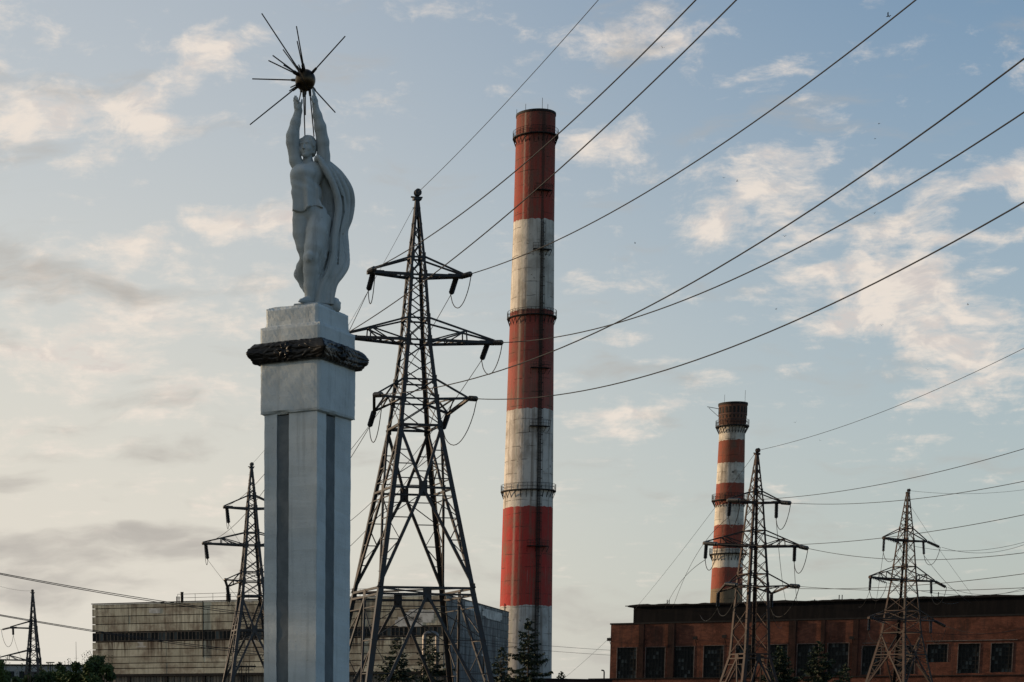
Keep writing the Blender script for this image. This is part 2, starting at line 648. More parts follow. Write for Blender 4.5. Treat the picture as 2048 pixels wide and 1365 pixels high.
# (u, v, half width, half height, weight) of cloud banks, as bearings
CLOUDS = [
    (300, 210, 260, 130, .72), (420, 110, 150, 90, .62), (40, 220, 190, 190, .6), (250, 290, 190, 80, .55),
    (250, 520, 430, 110, .8), (520, 450, 200, 70, .6), (330, 640, 500, 120, .65), (100, 720, 420, 100, .75), (380, 800, 300, 60, .6), (100, 860, 300, 70, .6), (400, 980, 260, 50, .5),
    (1180, 100, 170, 80, .6), (1330, 60, 170, 70, .6), (1230, 255, 150, 70, .75), (1290, 330, 150, 50, .65),
    (1480, 390, 190, 140, 1.3), (1600, 310, 130, 50, .9), (1410, 470, 120, 60, .8),
    (1790, 530, 290, 200, 1.15), (1950, 690, 280, 160, 1.1), (1700, 590, 150, 110, .6), (2000, 370, 160, 70, .85), (1700, 265, 140, 50, .45),
    (1200, 560, 170, 50, .45), (1240, 860, 190, 90, .6), (1430, 790, 150, 60, .5), (1800, 870, 150, 50, .5),
    (1730, 5, 90, 40, .7), (2030, 110, 80, 60, .55), (860, 20, 150, 60, .35), (1560, 570, 90, 60, .5), (1260, 710, 150, 60, .45),
]
GREYS = [
    (120, 570, 330, 80, .5), (30, 500, 140, 80, .3), (350, 905, 200, 45, .95), (250, 1110, 560, 80, .7), (60, 1180, 400, 50, .5),
    (1180, 750, 180, 50, .6), (0, 975, 150, 45, .75), (180, 1010, 160, 25, .5), (330, 1060, 250, 30, .5), (1180, 1215, 420, 60, .7), (620, 1180, 400, 60, .6), (100, 850, 200, 30, .5),
]
build_world()

sd = bpy.data.lights.new("sun", 'SUN')
sd.energy = 5.0
sd.angle = rad(.6)
sd.color = (1.0, .72, .46)
so = bpy.data.objects.new("sun", sd)
COL.objects.link(so)
sv = V((sin(SUN_AZ) * cos(SUN_EL), cos(SUN_AZ) * cos(SUN_EL), sin(SUN_EL)))
so.rotation_euler = sv.to_track_quat('Z', 'Y').to_euler()
so.location = (-60, 40, 60)

scene.view_settings.view_transform = 'Standard'
scene.view_settings.look = 'None'
scene.view_settings.exposure = 0
scene.view_settings.gamma = 1
scene.render.engine = 'CYCLES'
scene.cycles.max_bounces = 5
scene.cycles.diffuse_bounces = 3

# ------------------------------------------------------------------ ground
mg = simple('dry grass ground', (.05, .055, .03), (.08, .07, .045), .25, .95, bs=.5, bscale=3)
g = MB()
n = 24
ext = 3000
for i in range(n + 1):
    for j in range(n + 1):
        g.v.append((-ext + 2 * ext * i / n, -ext + 2 * ext * j / n, 0))
for i in range(n):
    for j in range(n):
        a = i * (n + 1) + j
        g.f.append((a, a + n + 1, a + n + 2, a + 1)); g.c.append(.5)
go = g.build('ground', mg)
go['kind'] = 'structure'

# ------------------------------------------------------------------ pillar
YP = 33.6
eL = V((-.866, .5, 0))          # along the left face, away from the near corner
eR = V((.5, .866, 0))           # along the right face
ez = V((0, 0, 1))
C0 = P(640, 720, YP); C0.z = 0
zP = lambda v: Zv(v, YP)
CA, CB = 1.19, 1.40
pc = C0 + eL * (CA / 2) + eR * (CB / 2)
pillar = thing('monument_pillar', 'tall square white plastered pillar carrying the statue of a woman', 'pillar', (pc.x, pc.y, 0))


def rbox(mb, l0, l1, r0, r1, z0, z1, seg=.055, chip=.012, seed=1, cove=0.):
    """plaster block: finely divided and uneven, worn along its edges"""
    rnd = random.Random(seed)
    ph = [rnd.uniform(0, 6.28) for _ in range(12)]

    def nz(p):
        return (sin(p.x * 5.1 + ph[0]) * sin(p.y * 4.3 + ph[1]) * sin(p.z * 6.2 + ph[2])
                + .6 * sin(p.x * 13 + ph[3] + 2 * sin(p.z * 7)) * sin(p.z * 15 + ph[4] + p.y * 9)
                + .4 * sin(p.x * 31 + ph[5]) * sin(p.y * 29 + ph[6]) * sin(p.z * 33 + ph[7]))

    def warp(l, r, z):
        # wear near edges
        dl = min(l - l0, l1 - l); dr = min(r - r0, r1 - r); dz = min(z - z0, z1 - z)
        ds = sorted((dl, dr, dz))
        p = C0 + eL * l + eR * r + ez * z
        q = nz(p)
        e = max(0, 1 - ds[1] / .06)
        am = chip * (.45 * q - e * (1.0 + 1.2 * max(0, q)))
        cl, cr, cz = (l0 + l1) / 2, (r0 + r1) / 2, (z0 + z1) / 2
        k = V(((l - cl) / max(.01, (l1 - l0) / 2), (r - cr) / max(.01, (r1 - r0) / 2), (z - cz) / max(.01, (z1 - z0) / 2)))
        sl = 1 if k.x > .98 else (-1 if k.x < -.98 else 0)
        sr = 1 if k.y > .98 else (-1 if k.y < -.98 else 0)
        sz = 1 if k.z > .98 else (-1 if k.z < -.98 else 0)
        cv = 0
        if cove and (sl or sr):
            t = max(0, 1 - (z - z0) / (cove * 2.2))
            cv = cove * t * t
        return p + eL * (sl * (am + cv)) + eR * (sr * (am + cv)) + ez * (sz * am)

    def face(a0, a1, b0, b1, fn):
        na = max(1, int((a1 - a0) / seg)); nb = max(1, int((b1 - b0) / seg))
        vs = [fn(a0 + (a1 - a0) * i / na, b0 + (b1 - b0) * j / nb) for i in range(na + 1) for j in range(nb + 1)]
        fs = [(i * (nb + 1) + j, (i + 1) * (nb + 1) + j, (i + 1) * (nb + 1) + j + 1, i * (nb + 1) + j + 1) for i in range(na) for j in range(nb)]
        mb.add(vs, fs)
    face(l0, l1, z0, z1, lambda a, b: warp(a, r0, b))
    face(l0, l1, z0, z1, lambda a, b: warp(a, r1, b))
    face(r0, r1, z0, z1, lambda a, b: warp(l0, a, b))
    face(r0, r1, z0, z1, lambda a, b: warp(l1, a, b))
    face(l0, l1, r0, r1, lambda a, b: warp(a, b, z0))
    face(l0, l1, r0, r1, lambda a, b: warp(a, b, z1))


zs_top = zP(822)
b = MB()
rbox(b, 0, CA, 0, CB, zP(821), zP(705), seed=3, chip=.016)
b.build('capital_block', M['plaster'], pillar)
b = MB()
rbox(b, .0, CA, 0, CB - .03, zP(688), zP(641.5), seed=5, chip=.014)
b.build('lower_step', M['plaster'], pillar)
b = MB()
rbox(b, .075, CA - .075, .06, CB - .13, zP(641.5) - .05, zP(601.6), seed=8, chip=.018, cove=.05)
b.build('upper_step', M['plaster'], pillar)
b = MB()   # core under the wreath
b.box(C0, eL, eR, ez, .03, CA - .03, .03, CB - .06, zP(705) + .004, zP(688) - .004)
b.build('neck_block', M['plaster'], pillar)

# shaft, an outline with one sunk groove on each face
l0, l1, r0, r1 = .075, CA - .075, .05, CB - .05
wl, wr = l1 - l0, r1 - r0
gl0, gl1 = l0 + wl * .53, l0 + wl * .76
gr0, gr1 = r0 + wr * .26, r0 + wr * .52
gd = .10
out2 = [(l0, r0), (gl0, r0), (gl0, r0 + gd), (gl1, r0 + gd), (gl1, r0), (l1, r0)]
q = wr * .48
out2 += [(l1, r0 + q), (l1 - gd, r0 + q), (l1 - gd, r0 + wr * .74), (l1, r0 + wr * .74), (l1, r1)]
out2 += [(l0 + wl * .47, r1), (l0 + wl * .47, r1 - gd), (l0 + wl * .24, r1 - gd), (l0 + wl * .24, r1), (l0, r1)]
out2 += [(l0, gr1), (l0 + gd, gr1), (l0 + gd, gr0), (l0, gr0)]
b = MB()
nz_ = 90
zt = zP(821) + .004
rows = []
rs = random.Random(4)
for k in range(nz_ + 1):
    z = .35 + (zt - .35) * k / nz_
    for (l, r) in out2:
        j = .0035 * (sin(z * 7 + l * 30) + sin(z * 17.3 + r * 23) + rs.uniform(-.6, .6))
        p = C0 + eL * (l + j) + eR * (r + j) + ez * z
        b.v.append(tuple(p))
no = len(out2)
for k in range(nz_):
    for i in range(no):
        i2 = (i + 1) % no
        b.f.append((k * no + i, k * no + i2, (k + 1) * no + i2, (k + 1) * no + i)); b.c.append(.5)
b.build('shaft', M['plaster'], pillar)
# dark strips in the grooves, their colour stands for the shade there
b = MB()
e = .004
b.box(C0, eL, eR, ez, gl0 + e, gl1 - e, r0 + .012, r0 + gd + .03, .4, zt - .03)
b.box(C0, eL, eR, ez, l0 + .012, l0 + gd + .03, gr0 + e, gr1 - e, .4, zt - .03)
b.box(C0, eL, eR, ez, l1 - gd - .03, l1 - .012, r0 + q + e, r0 + wr * .74 - e, .4, zt - .03)
b.box(C0, eL, eR, ez, l0 + wl * .24 + e, l0 + wl * .47 - e, r1 - gd - .03, r1 - .012, .4, zt - .03)
b.build('groove_shade_strip', M['groove'], pillar)
b = MB()
rbox(b, -.35, CA + .35, -.35, CB + .35, 0, .35, seg=.2, seed=9)
b.build('foot_block', M['plaster'], pillar)

# wreath: a carved garland of overlapping laurel leaves round the four sides
zw0, zw1 = zP(717.5), zP(676)
hz = zw1 - zw0
A0, A1, B0, B1 = -.02, CA + .02, -.02, CB - .0
corners = [(A0, B0), (A1, B0), (A1, B1), (A0, B1)]
rw = random.Random(11)
b = MB()
NT = 34
ring_rows = []
for q_ in range(4):
    (la, ra), (lb, rb_) = corners[q_], corners[(q_ + 1) % 4]
    Ln = sqrt((lb - la) ** 2 + (rb_ - ra) ** 2)
    nrmv = ((rb_ - ra) / Ln, -(lb - la) / Ln)
    # leaves of this side: (centre along, centre up 0..1, slant, length, width, lift)
    leaves = []
    nl = int(Ln / .085)
    for i in range(-1, nl + 2):
        for row in range(4):
            c_ = (i + .5 * (row % 2) + rw.uniform(-.2, .2)) * Ln / nl
            sgn = 1 if c_ > Ln * .52 else -1
            leaves.append((c_, .13 + .245 * row + rw.uniform(-.03, .03), sgn * rw.uniform(.15, .55) * (1 if row < 2 else -1), rw.uniform(.10, .145), rw.uniform(.040, .055), rw.uniform(.6, 1.0)))
    for k_ in range(7):      # bow where the sprays meet
        a = k_ * .9
        leaves.append((Ln * .52 + .08 * cos(a), .55 + .2 * sin(a), a, .07, .045, 1.7))
    ns = int(Ln / .014)
    for i in range(ns):
        s_ = Ln * i / ns
        near_ = [lf_ for lf_ in leaves if abs(lf_[0] - s_) < .17]
        row = []
        dcor = min(s_, Ln - s_)
        for jt in range(NT + 1):
            t = jt / NT
            hgt = t * hz
            hm = 0.
            for (c_, cu, sl_, L_, w_, lift) in near_:
                dx, dy_ = s_ - c_, hgt - cu * hz
                x_ = dx * cos(sl_) + dy_ * sin(sl_); y_ = -dx * sin(sl_) + dy_ * cos(sl_)
                wl = w_ * max(0., 1 - (x_ / L_) ** 2)
                if abs(x_) < L_ and abs(y_) < wl:
                    v_ = (1 - (abs(y_) / wl) ** 1.6) * lift * (.75 + .25 * x_ / L_) - .22 * exp(-(y_ / .006) ** 2) * lift
                    hm = max(hm, v_)
            prof_ = sin(pi * (.06 + .88 * t)) ** .55
            tip_ = .065 * exp(-(dcor / .10) ** 2) * max(0., 1 - abs(t - .52) * 2.3)
            off = -.005 + .072 * prof_ + .062 * hm * (.4 + .6 * prof_) + tip_ + .010 * sin(s_ * 41) * sin(s_ * 17 + 1) * (1 if t > .9 or t < .1 else 0)
            # mitre towards the corners
            mit = off if dcor < 1e-6 else 0
            l_ = la + (lb - la) * s_ / Ln; r_ = ra + (rb_ - ra) * s_ / Ln
            ox, oy = nrmv[0] * off, nrmv[1] * off
            ext = off * (1 if s_ < Ln / 2 else -1) * -max(0., 1 - dcor / .16)
            ox += (lb - la) / Ln * ext; oy += (rb_ - ra) / Ln * ext
            row.append(C0 + eL * (l_ + ox) + eR * (r_ + oy) + ez * (zw0 + hgt + .012 * hm * (t - .5)))
        ring_rows.append(row)
nR = len(ring_rows)
for row in ring_rows:
    b.v.extend([tuple(x) for x in row])
for i in range(nR):
    i2 = (i + 1) % nR
    for jt in range(NT):
        b.f.append((i * (NT + 1) + jt, i2 * (NT + 1) + jt, i2 * (NT + 1) + jt + 1, i * (NT + 1) + jt + 1)); b.c.append(.5)
b.build('laurel_wreath', M['wreath'], pillar, smooth=True)

# ------------------------------------------------------------------ signed distance sculpting
YS = 34.15


class SDF:
    def __init__(s, lo, hi, h):
        s.lo = np.array(lo, float); s.h = h
        s.n = np.ceil((np.array(hi) - s.lo) / h).astype(int) + 1
        s.f = np.full(s.n, 9.0, np.float32)

    def sub(s, a, b):
        i0 = np.clip(np.floor((np.array(a) - s.lo) / s.h).astype(int), 0, s.n)
        i1 = np.clip(np.ceil((np.array(b) - s.lo) / s.h).astype(int) + 1, 0, s.n)
        sl = tuple(slice(i0[k], i1[k]) for k in range(3))
        ax = [s.lo[k] + s.h * np.arange(i0[k], i1[k]) for k in range(3)]
        X, Y, Z = np.meshgrid(*ax, indexing='ij', sparse=True)
        return sl, X, Y, Z

    @staticmethod
    def smin(a, b, k):
        if k <= 0:
            return np.minimum(a, b)
        hh = np.maximum(k - np.abs(a - b), 0) / k
        return np.minimum(a, b) - hh * hh * k * .25

    def apply(s, sl, d, k, cut=False):
        a = s.f[sl]
        if cut:
            s.f[sl] = -s.smin(-a, d, k)
        else:
            s.f[sl] = s.smin(a, d, k)

    def cap(s, a, b, ra, rb, k=.02, cut=False):
        a = np.array(a, float); b = np.array(b, float)
        R = max(ra, rb) + k + .06
        sl, X, Y, Z = s.sub(np.minimum(a, b) - R, np.maximum(a, b) + R)
        ab = b - a
        L2 = max(1e-9, float(ab @ ab))
        t = np.clip(((X - a[0]) * ab[0] + (Y - a[1]) * ab[1] + (Z - a[2]) * ab[2]) / L2, 0, 1)
        d = np.sqrt((X - a[0] - t * ab[0]) ** 2 + (Y - a[1] - t * ab[1]) ** 2 + (Z - a[2] - t * ab[2]) ** 2) - (ra + (rb - ra) * t)
        s.apply(sl, d.astype(np.float32), k, cut)

    def chain(s, pts, k=.02):
        for (a, b) in zip(pts[:-1], pts[1:]):
            s.cap(a[0], b[0], a[1], b[1], k)

    def ell(s, c, axes, rad_, k=.02, cut=False):
        c = np.array(c, float)
        R = max(rad_) + k + .05
        sl, X, Y, Z = s.sub(c - R, c + R)
        q = 0
        g2 = 0
        for ax, r in zip(axes, rad_):
            u = (X - c[0]) * ax[0] + (Y - c[1]) * ax[1] + (Z - c[2]) * ax[2]
            q = q + (u / r) ** 2
            g2 = g2 + (u / r ** 2) ** 2
        k0 = np.sqrt(q)
        d = k0 * (k0 - 1) / np.maximum(np.sqrt(g2), 1e-6)
        d = np.where(k0 < 1e-3, -min(rad_), d)
        s.apply(sl, d.astype(np.float32), k, cut)

    def full(s):
        ax = [s.lo[k] + s.h * np.arange(s.n[k]) for k in range(3)]
        return np.meshgrid(*ax, indexing='ij', sparse=True)

    def mesh(s):
        f = s.f
        ins = f < 0
        nx, ny, nz = f.shape
        corner = [(i, j, k) for i in (0, 1) for j in (0, 1) for k in (0, 1)]
        cnt = np.zeros((nx - 1, ny - 1, nz - 1), np.int8)
        for (i, j, k) in corner:
            cnt += ins[i:nx - 1 + i, j:ny - 1 + j, k:nz - 1 + k]
        act = (cnt > 0) & (cnt < 8)
        idx = np.argwhere(act)
        acc = np.zeros((len(idx), 3)); num = np.zeros(len(idx))
        vals = {c: f[idx[:, 0] + c[0], idx[:, 1] + c[1], idx[:, 2] + c[2]] for c in corner}
        for a in corner:
            for ax in range(3):
                if a[ax] == 0:
                    bb = list(a); bb[ax] = 1; bb = tuple(bb)
                    va, vb = vals[a], vals[bb]
                    x = (va < 0) != (vb < 0)
                    den = np.where(x, va - vb, 1)
                    t = np.where(x, va / den, 0)
                    pt = np.tile(np.array(a, float), (len(idx), 1)); pt[:, ax] = t
                    acc += np.where(x[:, None], pt, 0); num += x
        vert = s.lo + s.h * (idx + acc / num[:, None])
        vid = np.full(act.shape, -1, np.int64)
        vid[act] = np.arange(len(idx))
        faces = []
        for ax in range(3):
            o = [a for a in range(3) if a != ax]
            sl0 = [slice(None)] * 3; sl1 = [slice(None)] * 3
            sl0[ax] = slice(0, -1); sl1[ax] = slice(1, None)
            ch = ins[tuple(sl0)] != ins[tuple(sl1)]
            e = np.argwhere(ch)
            ok = (e[:, o[0]] > 0) & (e[:, o[1]] > 0) & (e[:, o[0]] < f.shape[o[0]] - 1) & (e[:, o[1]] < f.shape[o[1]] - 1)
            e = e[ok]
            flip = ins[tuple(e.T)]
            q = []
            for (d0, d1) in ((-1, -1), (0, -1), (0, 0), (-1, 0)):
                c = e.copy(); c[:, o[0]] += d0; c[:, o[1]] += d1
                q.append(vid[tuple(c.T)])
            q = np.stack(q, 1)
            if ax == 1:
                flip = ~flip
            q = np.where(flip[:, None], q, q[:, ::-1])
            faces.append(q)
        return vert, np.concatenate(faces)

    def build(s, name, mat, parent):
        vert, faces = s.mesh()
        org = ORG[parent.name]
        vert = vert - np.array(org)
        me = bpy.data.meshes.new(name)
        me.vertices.add(len(vert)); me.vertices.foreach_set('co', vert.astype(np.float32).ravel())
        me.loops.add(faces.size); me.loops.foreach_set('vertex_index', faces.astype(np.int32).ravel())
        me.polygons.add(len(faces))
        me.polygons.foreach_set('loop_start', np.arange(0, faces.size, 4, dtype=np.int32))
        me.polygons.foreach_set('use_smooth', np.ones(len(faces), dtype=bool))
        me.update(calc_edges=True)
        me.validate()
        me.materials.append(mat)
        o = bpy.data.objects.new(name, me)
        COL.objects.link(o)
        o.parent = parent
        ORG[o.name] = org
        return o


KS = K(400, YS)


def Q(u, v, dy=0.):
    """statue point: photo position with an offset in depth"""
    return P(u, v, YS + dy)


def R(px):
    return px / KS


def ch(lst):
    return [(tuple(Q(u, v, dy)), R(r)) for (u, v, dy, r) in lst]


statue = thing('woman_statue', 'pale sculpture of a woman with raised arms and flowing cape on top of the pillar', 'statue', tuple(Q(625, 600, .1)))
HV = .0088
lo = Q(566, 612, -.45); hi = Q(672, 170, .75)
lo = (P(566, 612, YS).x, YS - .42, Zv(620, YS + .3)); hi = (P(672, 300, YS).x, YS + .75, Zv(172, YS - .2))
B = SDF(lo, hi, HV)
k = R(7)
# trunk
B.chain(ch([(614, 352, .02, 20), (617, 388, 0, 18.5), (620, 422, .02, 23)]), k)
B.chain(ch([(599, 345, .0, 12), (622, 345, .03, 17), (650, 338, .06, 12)]), k)
B.chain(ch([(603, 353, -.01, 17), (626, 353, .03, 17)]), k)
B.chain(ch([(605, 386, -.01, 15), (628, 388, .02, 15)]), k)
B.chain(ch([(604, 428, .02, 18.5), (635, 430, .02, 20)]), k)
B.chain(ch([(597, 350, -.10, 8), (600, 353, -.07, 9)]), R(9))
B.chain(ch([(620, 352, -.11, 8), (620, 355, -.08, 9)]), R(9))
# standing leg and foot
B.chain(ch([(635, 438, -.02, 20), (633, 462, -.08, 20.5), (627, 495, -.13, 18), (622, 516, -.15, 15)]), R(3.5))
B.chain(ch([(622, 516, -.15, 15), (622, 541, -.06, 15.2), (620, 572, -.02, 12.2), (620, 600, .0, 10.3)]), R(4))
B.cap(Q(619, 511, -.26), Q(618, 517, -.26), R(6), R(5), R(5))
B.chain(ch([(621, 604, .04, 8.5), (611, 602, -.10, 6.5), (602, 602, -.24, 4.2)]), R(5))
for j in range(5):
    B.cap(Q(604 - j * .2 + j * 2.2, 602, -.22 + .018 * j), Q(598 + j * 2.4, 603.5 + j * .3, -.29 + .03 * j), R(2.2), R(1.9), R(1))
# free leg, bent back behind the knee
B.chain(ch([(603, 440, .03, 18.5), (602.5, 468, .05, 17), (606, 495, .05, 13), (611, 516, .06, 10.5)]), R(2.5))
B.chain(ch([(611, 517, .07, 10.5), (604, 534, .28, 11), (599.5, 549, .4, 11.5), (607, 570, .46, 7.5), (611, 582, .42, 5)]), R(4))
# neck
B.chain(ch([(618, 340, .03, 11), (616, 326, .02, 9.6), (615, 308, .02, 9.2)]), R(5))
# arms
B.chain(ch([(597, 338, .02, 12), (591, 322, .0, 12), (585.5, 285, -.02, 12.8), (585.5, 272, -.03, 12.6), (591, 246, -.05, 9.8), (597, 222, -.05, 7.4)]), R(4))
B.chain(ch([(648, 336, .06, 14), (647, 312, .04, 12.6), (645.5, 285, .0, 12.4), (640.5, 255, -.04, 11.4), (635, 232, -.06, 8.6), (630.6, 212, -.07, 5.8)]), R(4))
# hands
B.chain(ch([(597, 222, -.05, 7), (595.5, 213, -.06, 7.2), (593.5, 207, -.06, 6.4)]), R(3))
B.cap(Q(596, 217, -.10), Q(600.5, 211, -.10), R(4.2), R(3.2), R(3))
for (bx, by, tx, ty, dy) in ((589.6, 207, 588.2, 196, .02), (591.6, 205, 589.8, 192.6, -.02), (594.0, 205, 592.2, 192.8, -.06), (596.6, 206.5, 594.8, 196, -.10)):
    mx, my = (bx + tx) / 2 - .5, (by + ty) / 2
    B.cap(Q(bx, by, dy - .02), Q(mx, my, dy - .05), R(2.2), R(2.0), R(.8))
    B.cap(Q(mx, my, dy - .05), Q(tx, ty, dy - .03), R(2.0), R(1.5), R(.8))
B.cap(Q(600.5, 211, -.1), Q(603.2, 206, -.11), R(2.8), R(2.3), R(1.5))
B.cap(Q(603.2, 206, -.11), Q(604, 200, -.10), R(2.3), R(1.6), R(1))
B.chain(ch([(630.6, 212, -.07, 5.6), (629.8, 203, -.07, 5.6), (628.5, 196, -.07, 5.0)]), R(3))
for (bx, by, tx, ty, dy) in ((629.4, 197, 627.4, 181, .02), (629, 196, 626.2, 178.5, -.03), (628.4, 196, 625.4, 178, -.08), (627.6, 197, 625.2, 181, -.13)):
    mx, my = (bx + tx) / 2 + .9, (by + ty) / 2
    B.cap(Q(bx, by, dy), Q(mx, my, dy), R(2.3), R(2.0), R(.8))
    B.cap(Q(mx, my, dy), Q(tx, ty, dy), R(2.0), R(1.5), R(.8))
B.cap(Q(627, 206, -.12), Q(624.6, 199, -.14), R(2.8), R(2.3), R(1.5))
B.cap(Q(624.6, 199, -.14), Q(624.4, 193, -.12), R(2.3), R(1.6), R(1))
# head
HC = np.array(Q(615.5, 294.5, .0))
fw = np.array((-.44, -.895, .06)); fw /= np.linalg.norm(fw)
rt = np.array((.897, -.44, 0.)); rt /= np.linalg.norm(rt)
upv = np.cross(rt, fw); upv /= np.linalg.norm(upv)
if upv[2] < 0:
    upv = -upv
AX = (rt, fw, upv)


def H(a, b_, c):
    return HC + rt * a + fw * b_ + upv * c


B.ell(H(0, -.01, .025), AX, (.125, .16, .165), R(3))
B.ell(H(0, .05, -.055), AX, (.098, .105, .135), R(4))
B.ell(H(0, .095, -.15), AX, (.048, .05, .042), R(4))
B.cap(H(-.07, .03, -.10), H(0, .10, -.155), .03, .032, R(4))
B.cap(H(.07, .03, -.10), H(0, .10, -.155), .03, .032, R(4))
B.cap(H(-.055, .128, .028), H(.055, .128, .028), .026, .026, R(2))
for sg in (-1, 1):
    B.ell(H(.047 * sg, .166, -.004), AX, (.036, .030, .022), R(1), cut=True)
    B.ell(H(.046 * sg, .122, -.006), AX, (.024, .024, .017), R(.6))
    B.ell(H(.062 * sg, .10, -.07), AX, (.035, .035, .035), R(3))
    B.cap(H(.012 * sg, .165, -.072), H(.016 * sg, .155, -.074), .013, .013, R(.8))
B.cap(H(0, .142, .012), H(0, .178, -.066), .013, .019, R(1.2))
B.cap(H(-.024, .138, -.107), H(.024, .138, -.107), .012, .012, R(.8))
B.cap(H(-.020, .138, -.128), H(.020, .138, -.128), .013, .013, R(.8))
B.cap(H(-.032, .155, -.117), H(.032, .155, -.117), .004, .004, R(.5), cut=True)
B.cap(H(-.02, .15, -.143), H(.02, .15, -.143), .01, .01, R(1.5), cut=True)
B.build('body', M['statue'], statue)

# hair: a short parted bob
hl = HC - .3; hh_ = HC + .3
Hh = SDF(hl, hh_, .0075)
Hh.ell(H(0, -.025, .035), AX, (.142, .170, .166), .01)
for sg in (-1, 1):
    Hh.cap(H(.105 * sg, .0, .03), H(.096 * sg, -.02, -.10), .042, .034, .03)
    Hh.cap(H(.085 * sg, .085, .10), H(.12 * sg, .05, .0), .035, .03, .02)
Hh.cap(H(-.07, -.10, -.02), H(-.055, -.095, -.10), .06, .045, .03)
Hh.cap(H(.07, -.10, -.02), H(.055, -.095, -.10), .06, .045, .03)
Hh.ell(H(0, .16, -.06), AX, (.094, .13, .145), .012, cut=True)
X, Y, Z = Hh.full()
a_ = (X - HC[0]) * rt[0] + (Y - HC[1]) * rt[1] + (Z - HC[2]) * rt[2]
c_ = (X - HC[0]) * upv[0] + (Y - HC[1]) * upv[1] + (Z - HC[2]) * upv[2]
b_ = (X - HC[0]) * fw[0] + (Y - HC[1]) * fw[1] + (Z - HC[2]) * fw[2]
Hh.f += (.0035 * np.sin(np.arctan2(a_, c_ + .12) * 16 + b_ * 14)).astype(np.float32)
Hh.build('hair', M['statue'], statue)

# tunic over the trunk, ending in a wavy hem
lo = (P(572, 400, YS).x, YS - .40, Zv(440, YS + .2)); hi = (P(672, 400, YS).x, YS + .42, Zv(318, YS - .2))
T = SDF(lo, hi, .0095)
T.chain(ch([(613, 349, .02, 22), (615, 388, 0, 21.5), (617, 430, .01, 26)]), k)
T.chain(ch([(599, 344, .0, 14), (622, 343, .03, 19), (650, 338, .06, 14)]), k)
T.chain(ch([(601.5, 353, -.01, 20), (602, 370, -.01, 18.5), (602.5, 386, -.01, 17.8), (603.5, 424, -.01, 17)]), k)
T.chain(ch([(601.5, 353, -.01, 20), (625, 353, .03, 19)]), k)
T.chain(ch([(603, 386, -.01, 17.5), (626, 388, .02, 17)]), k)
T.chain(ch([(603, 424, -.01, 17.5), (630, 424, -.02, 19)]), k)


T.chain(ch([(594, 347, -.13, 9), (607, 344, -.17, 9.5), (622, 346, -.14, 9)]), R(7))
T.chain(ch([(596, 352, -.10, 11), (601, 418, -.10, 11)]), R(8))
T.chain(ch([(612, 350, -.12, 12), (614, 418, -.13, 12)]), R(8))
X, Y, Z = T.full()
ctr = Q(618, 390, .02)
an = np.arctan2(X - ctr.x, -(Y - ctr.y))
zb = Zv(352, YS); zh = Zv(422, YS)
low = np.clip((zb - Z) / (zb - zh), 0, 1.2)
T.f += (low * (.026 * np.sin(an * 7.0 + 1.2 + Z * 1.6) + .012 * np.sin(an * 13 + Z * 3))).astype(np.float32)
T.f += (.006 * np.sin(an * 5 + Z * 38) * np.exp(-((Z - Zv(375, YS)) / .12) ** 2)).astype(np.float32)
hem = Zv(421, YS) + .045 * (X - ctr.x) / .3 + .035 * np.sin((X - ctr.x) * 15 + .2) + .02 * np.sin((Y - ctr.y) * 11)
T.f = np.maximum(T.f, (hem - Z).astype(np.float32))
neck = Zv(328, YS) + np.clip(np.abs(X - Q(612, 330).x) - .08, 0, 1) * .55
T.f = np.maximum(T.f, (Z - neck).astype(np.float32))
for (u, v, dy, r) in ((581, 322, 0, 13.5), (661, 318, .05, 12)):
    T.cap(Q(u + 2, v + 4, dy), Q(u, v - 30, dy), R(r), R(r), .01, cut=True)
T.cap(Q(614, 326, -.03), Q(614, 310, -.03), R(11.5), R(12), .012, cut=True)
T.f[:, :, 0] = 1; T.f[:, :, -1] = 1
T.build('tunic', M['statue'], statue)

# cape: strands of folds from the shoulder to the feet
lo = (P(618, 400, YS).x, YS - .28, Zv(616, YS + .3)); hi = (P(722, 400, YS).x, YS + .85, Zv(303, YS - .2))
D = SDF(lo, hi, .0095)
ST = [
    ([(642, 315), (662, 331), (682, 352), (698, 378), (702.5, 405), (698, 436), (688.5, 462), (690.5, 492), (692, 528), (682.5, 548), (669.5, 566), (663.5, 590), (661, 612)], .34, 6.2, .10),
    ([(640, 314), (656, 330), (673.5, 350), (690, 381), (694, 409), (690, 440), (681, 468), (683, 503), (680, 532), (668, 554), (657, 578), (652, 612)], .22, 5.4, .04),
    ([(637, 313), (650, 330), (664, 347), (680, 381), (685.5, 412), (682, 444), (675, 474), (674, 510), (667, 540), (655, 562), (647, 586), (643, 611)], .14, 5.2, -.08),
    ([(635, 312), (645, 330), (656, 348), (671, 382), (677, 414), (673, 448), (667, 480), (665, 512), (657, 542), (647, 562), (640, 586), (637, 610)], .02, 5.8, -.16),
    ([(633, 314), (640, 331), (648, 349), (661, 382), (668, 418), (663, 455), (657, 490), (652, 520), (645, 548), (638, 575), (633, 609)], .27, 4.6, -.10),
    ([(631, 317), (635, 334), (641, 352), (653, 384), (661, 420), (656, 458), (648, 492), (643, 520), (637, 548), (633, 580), (631, 609)], .26001, 4.6, -.10),
]
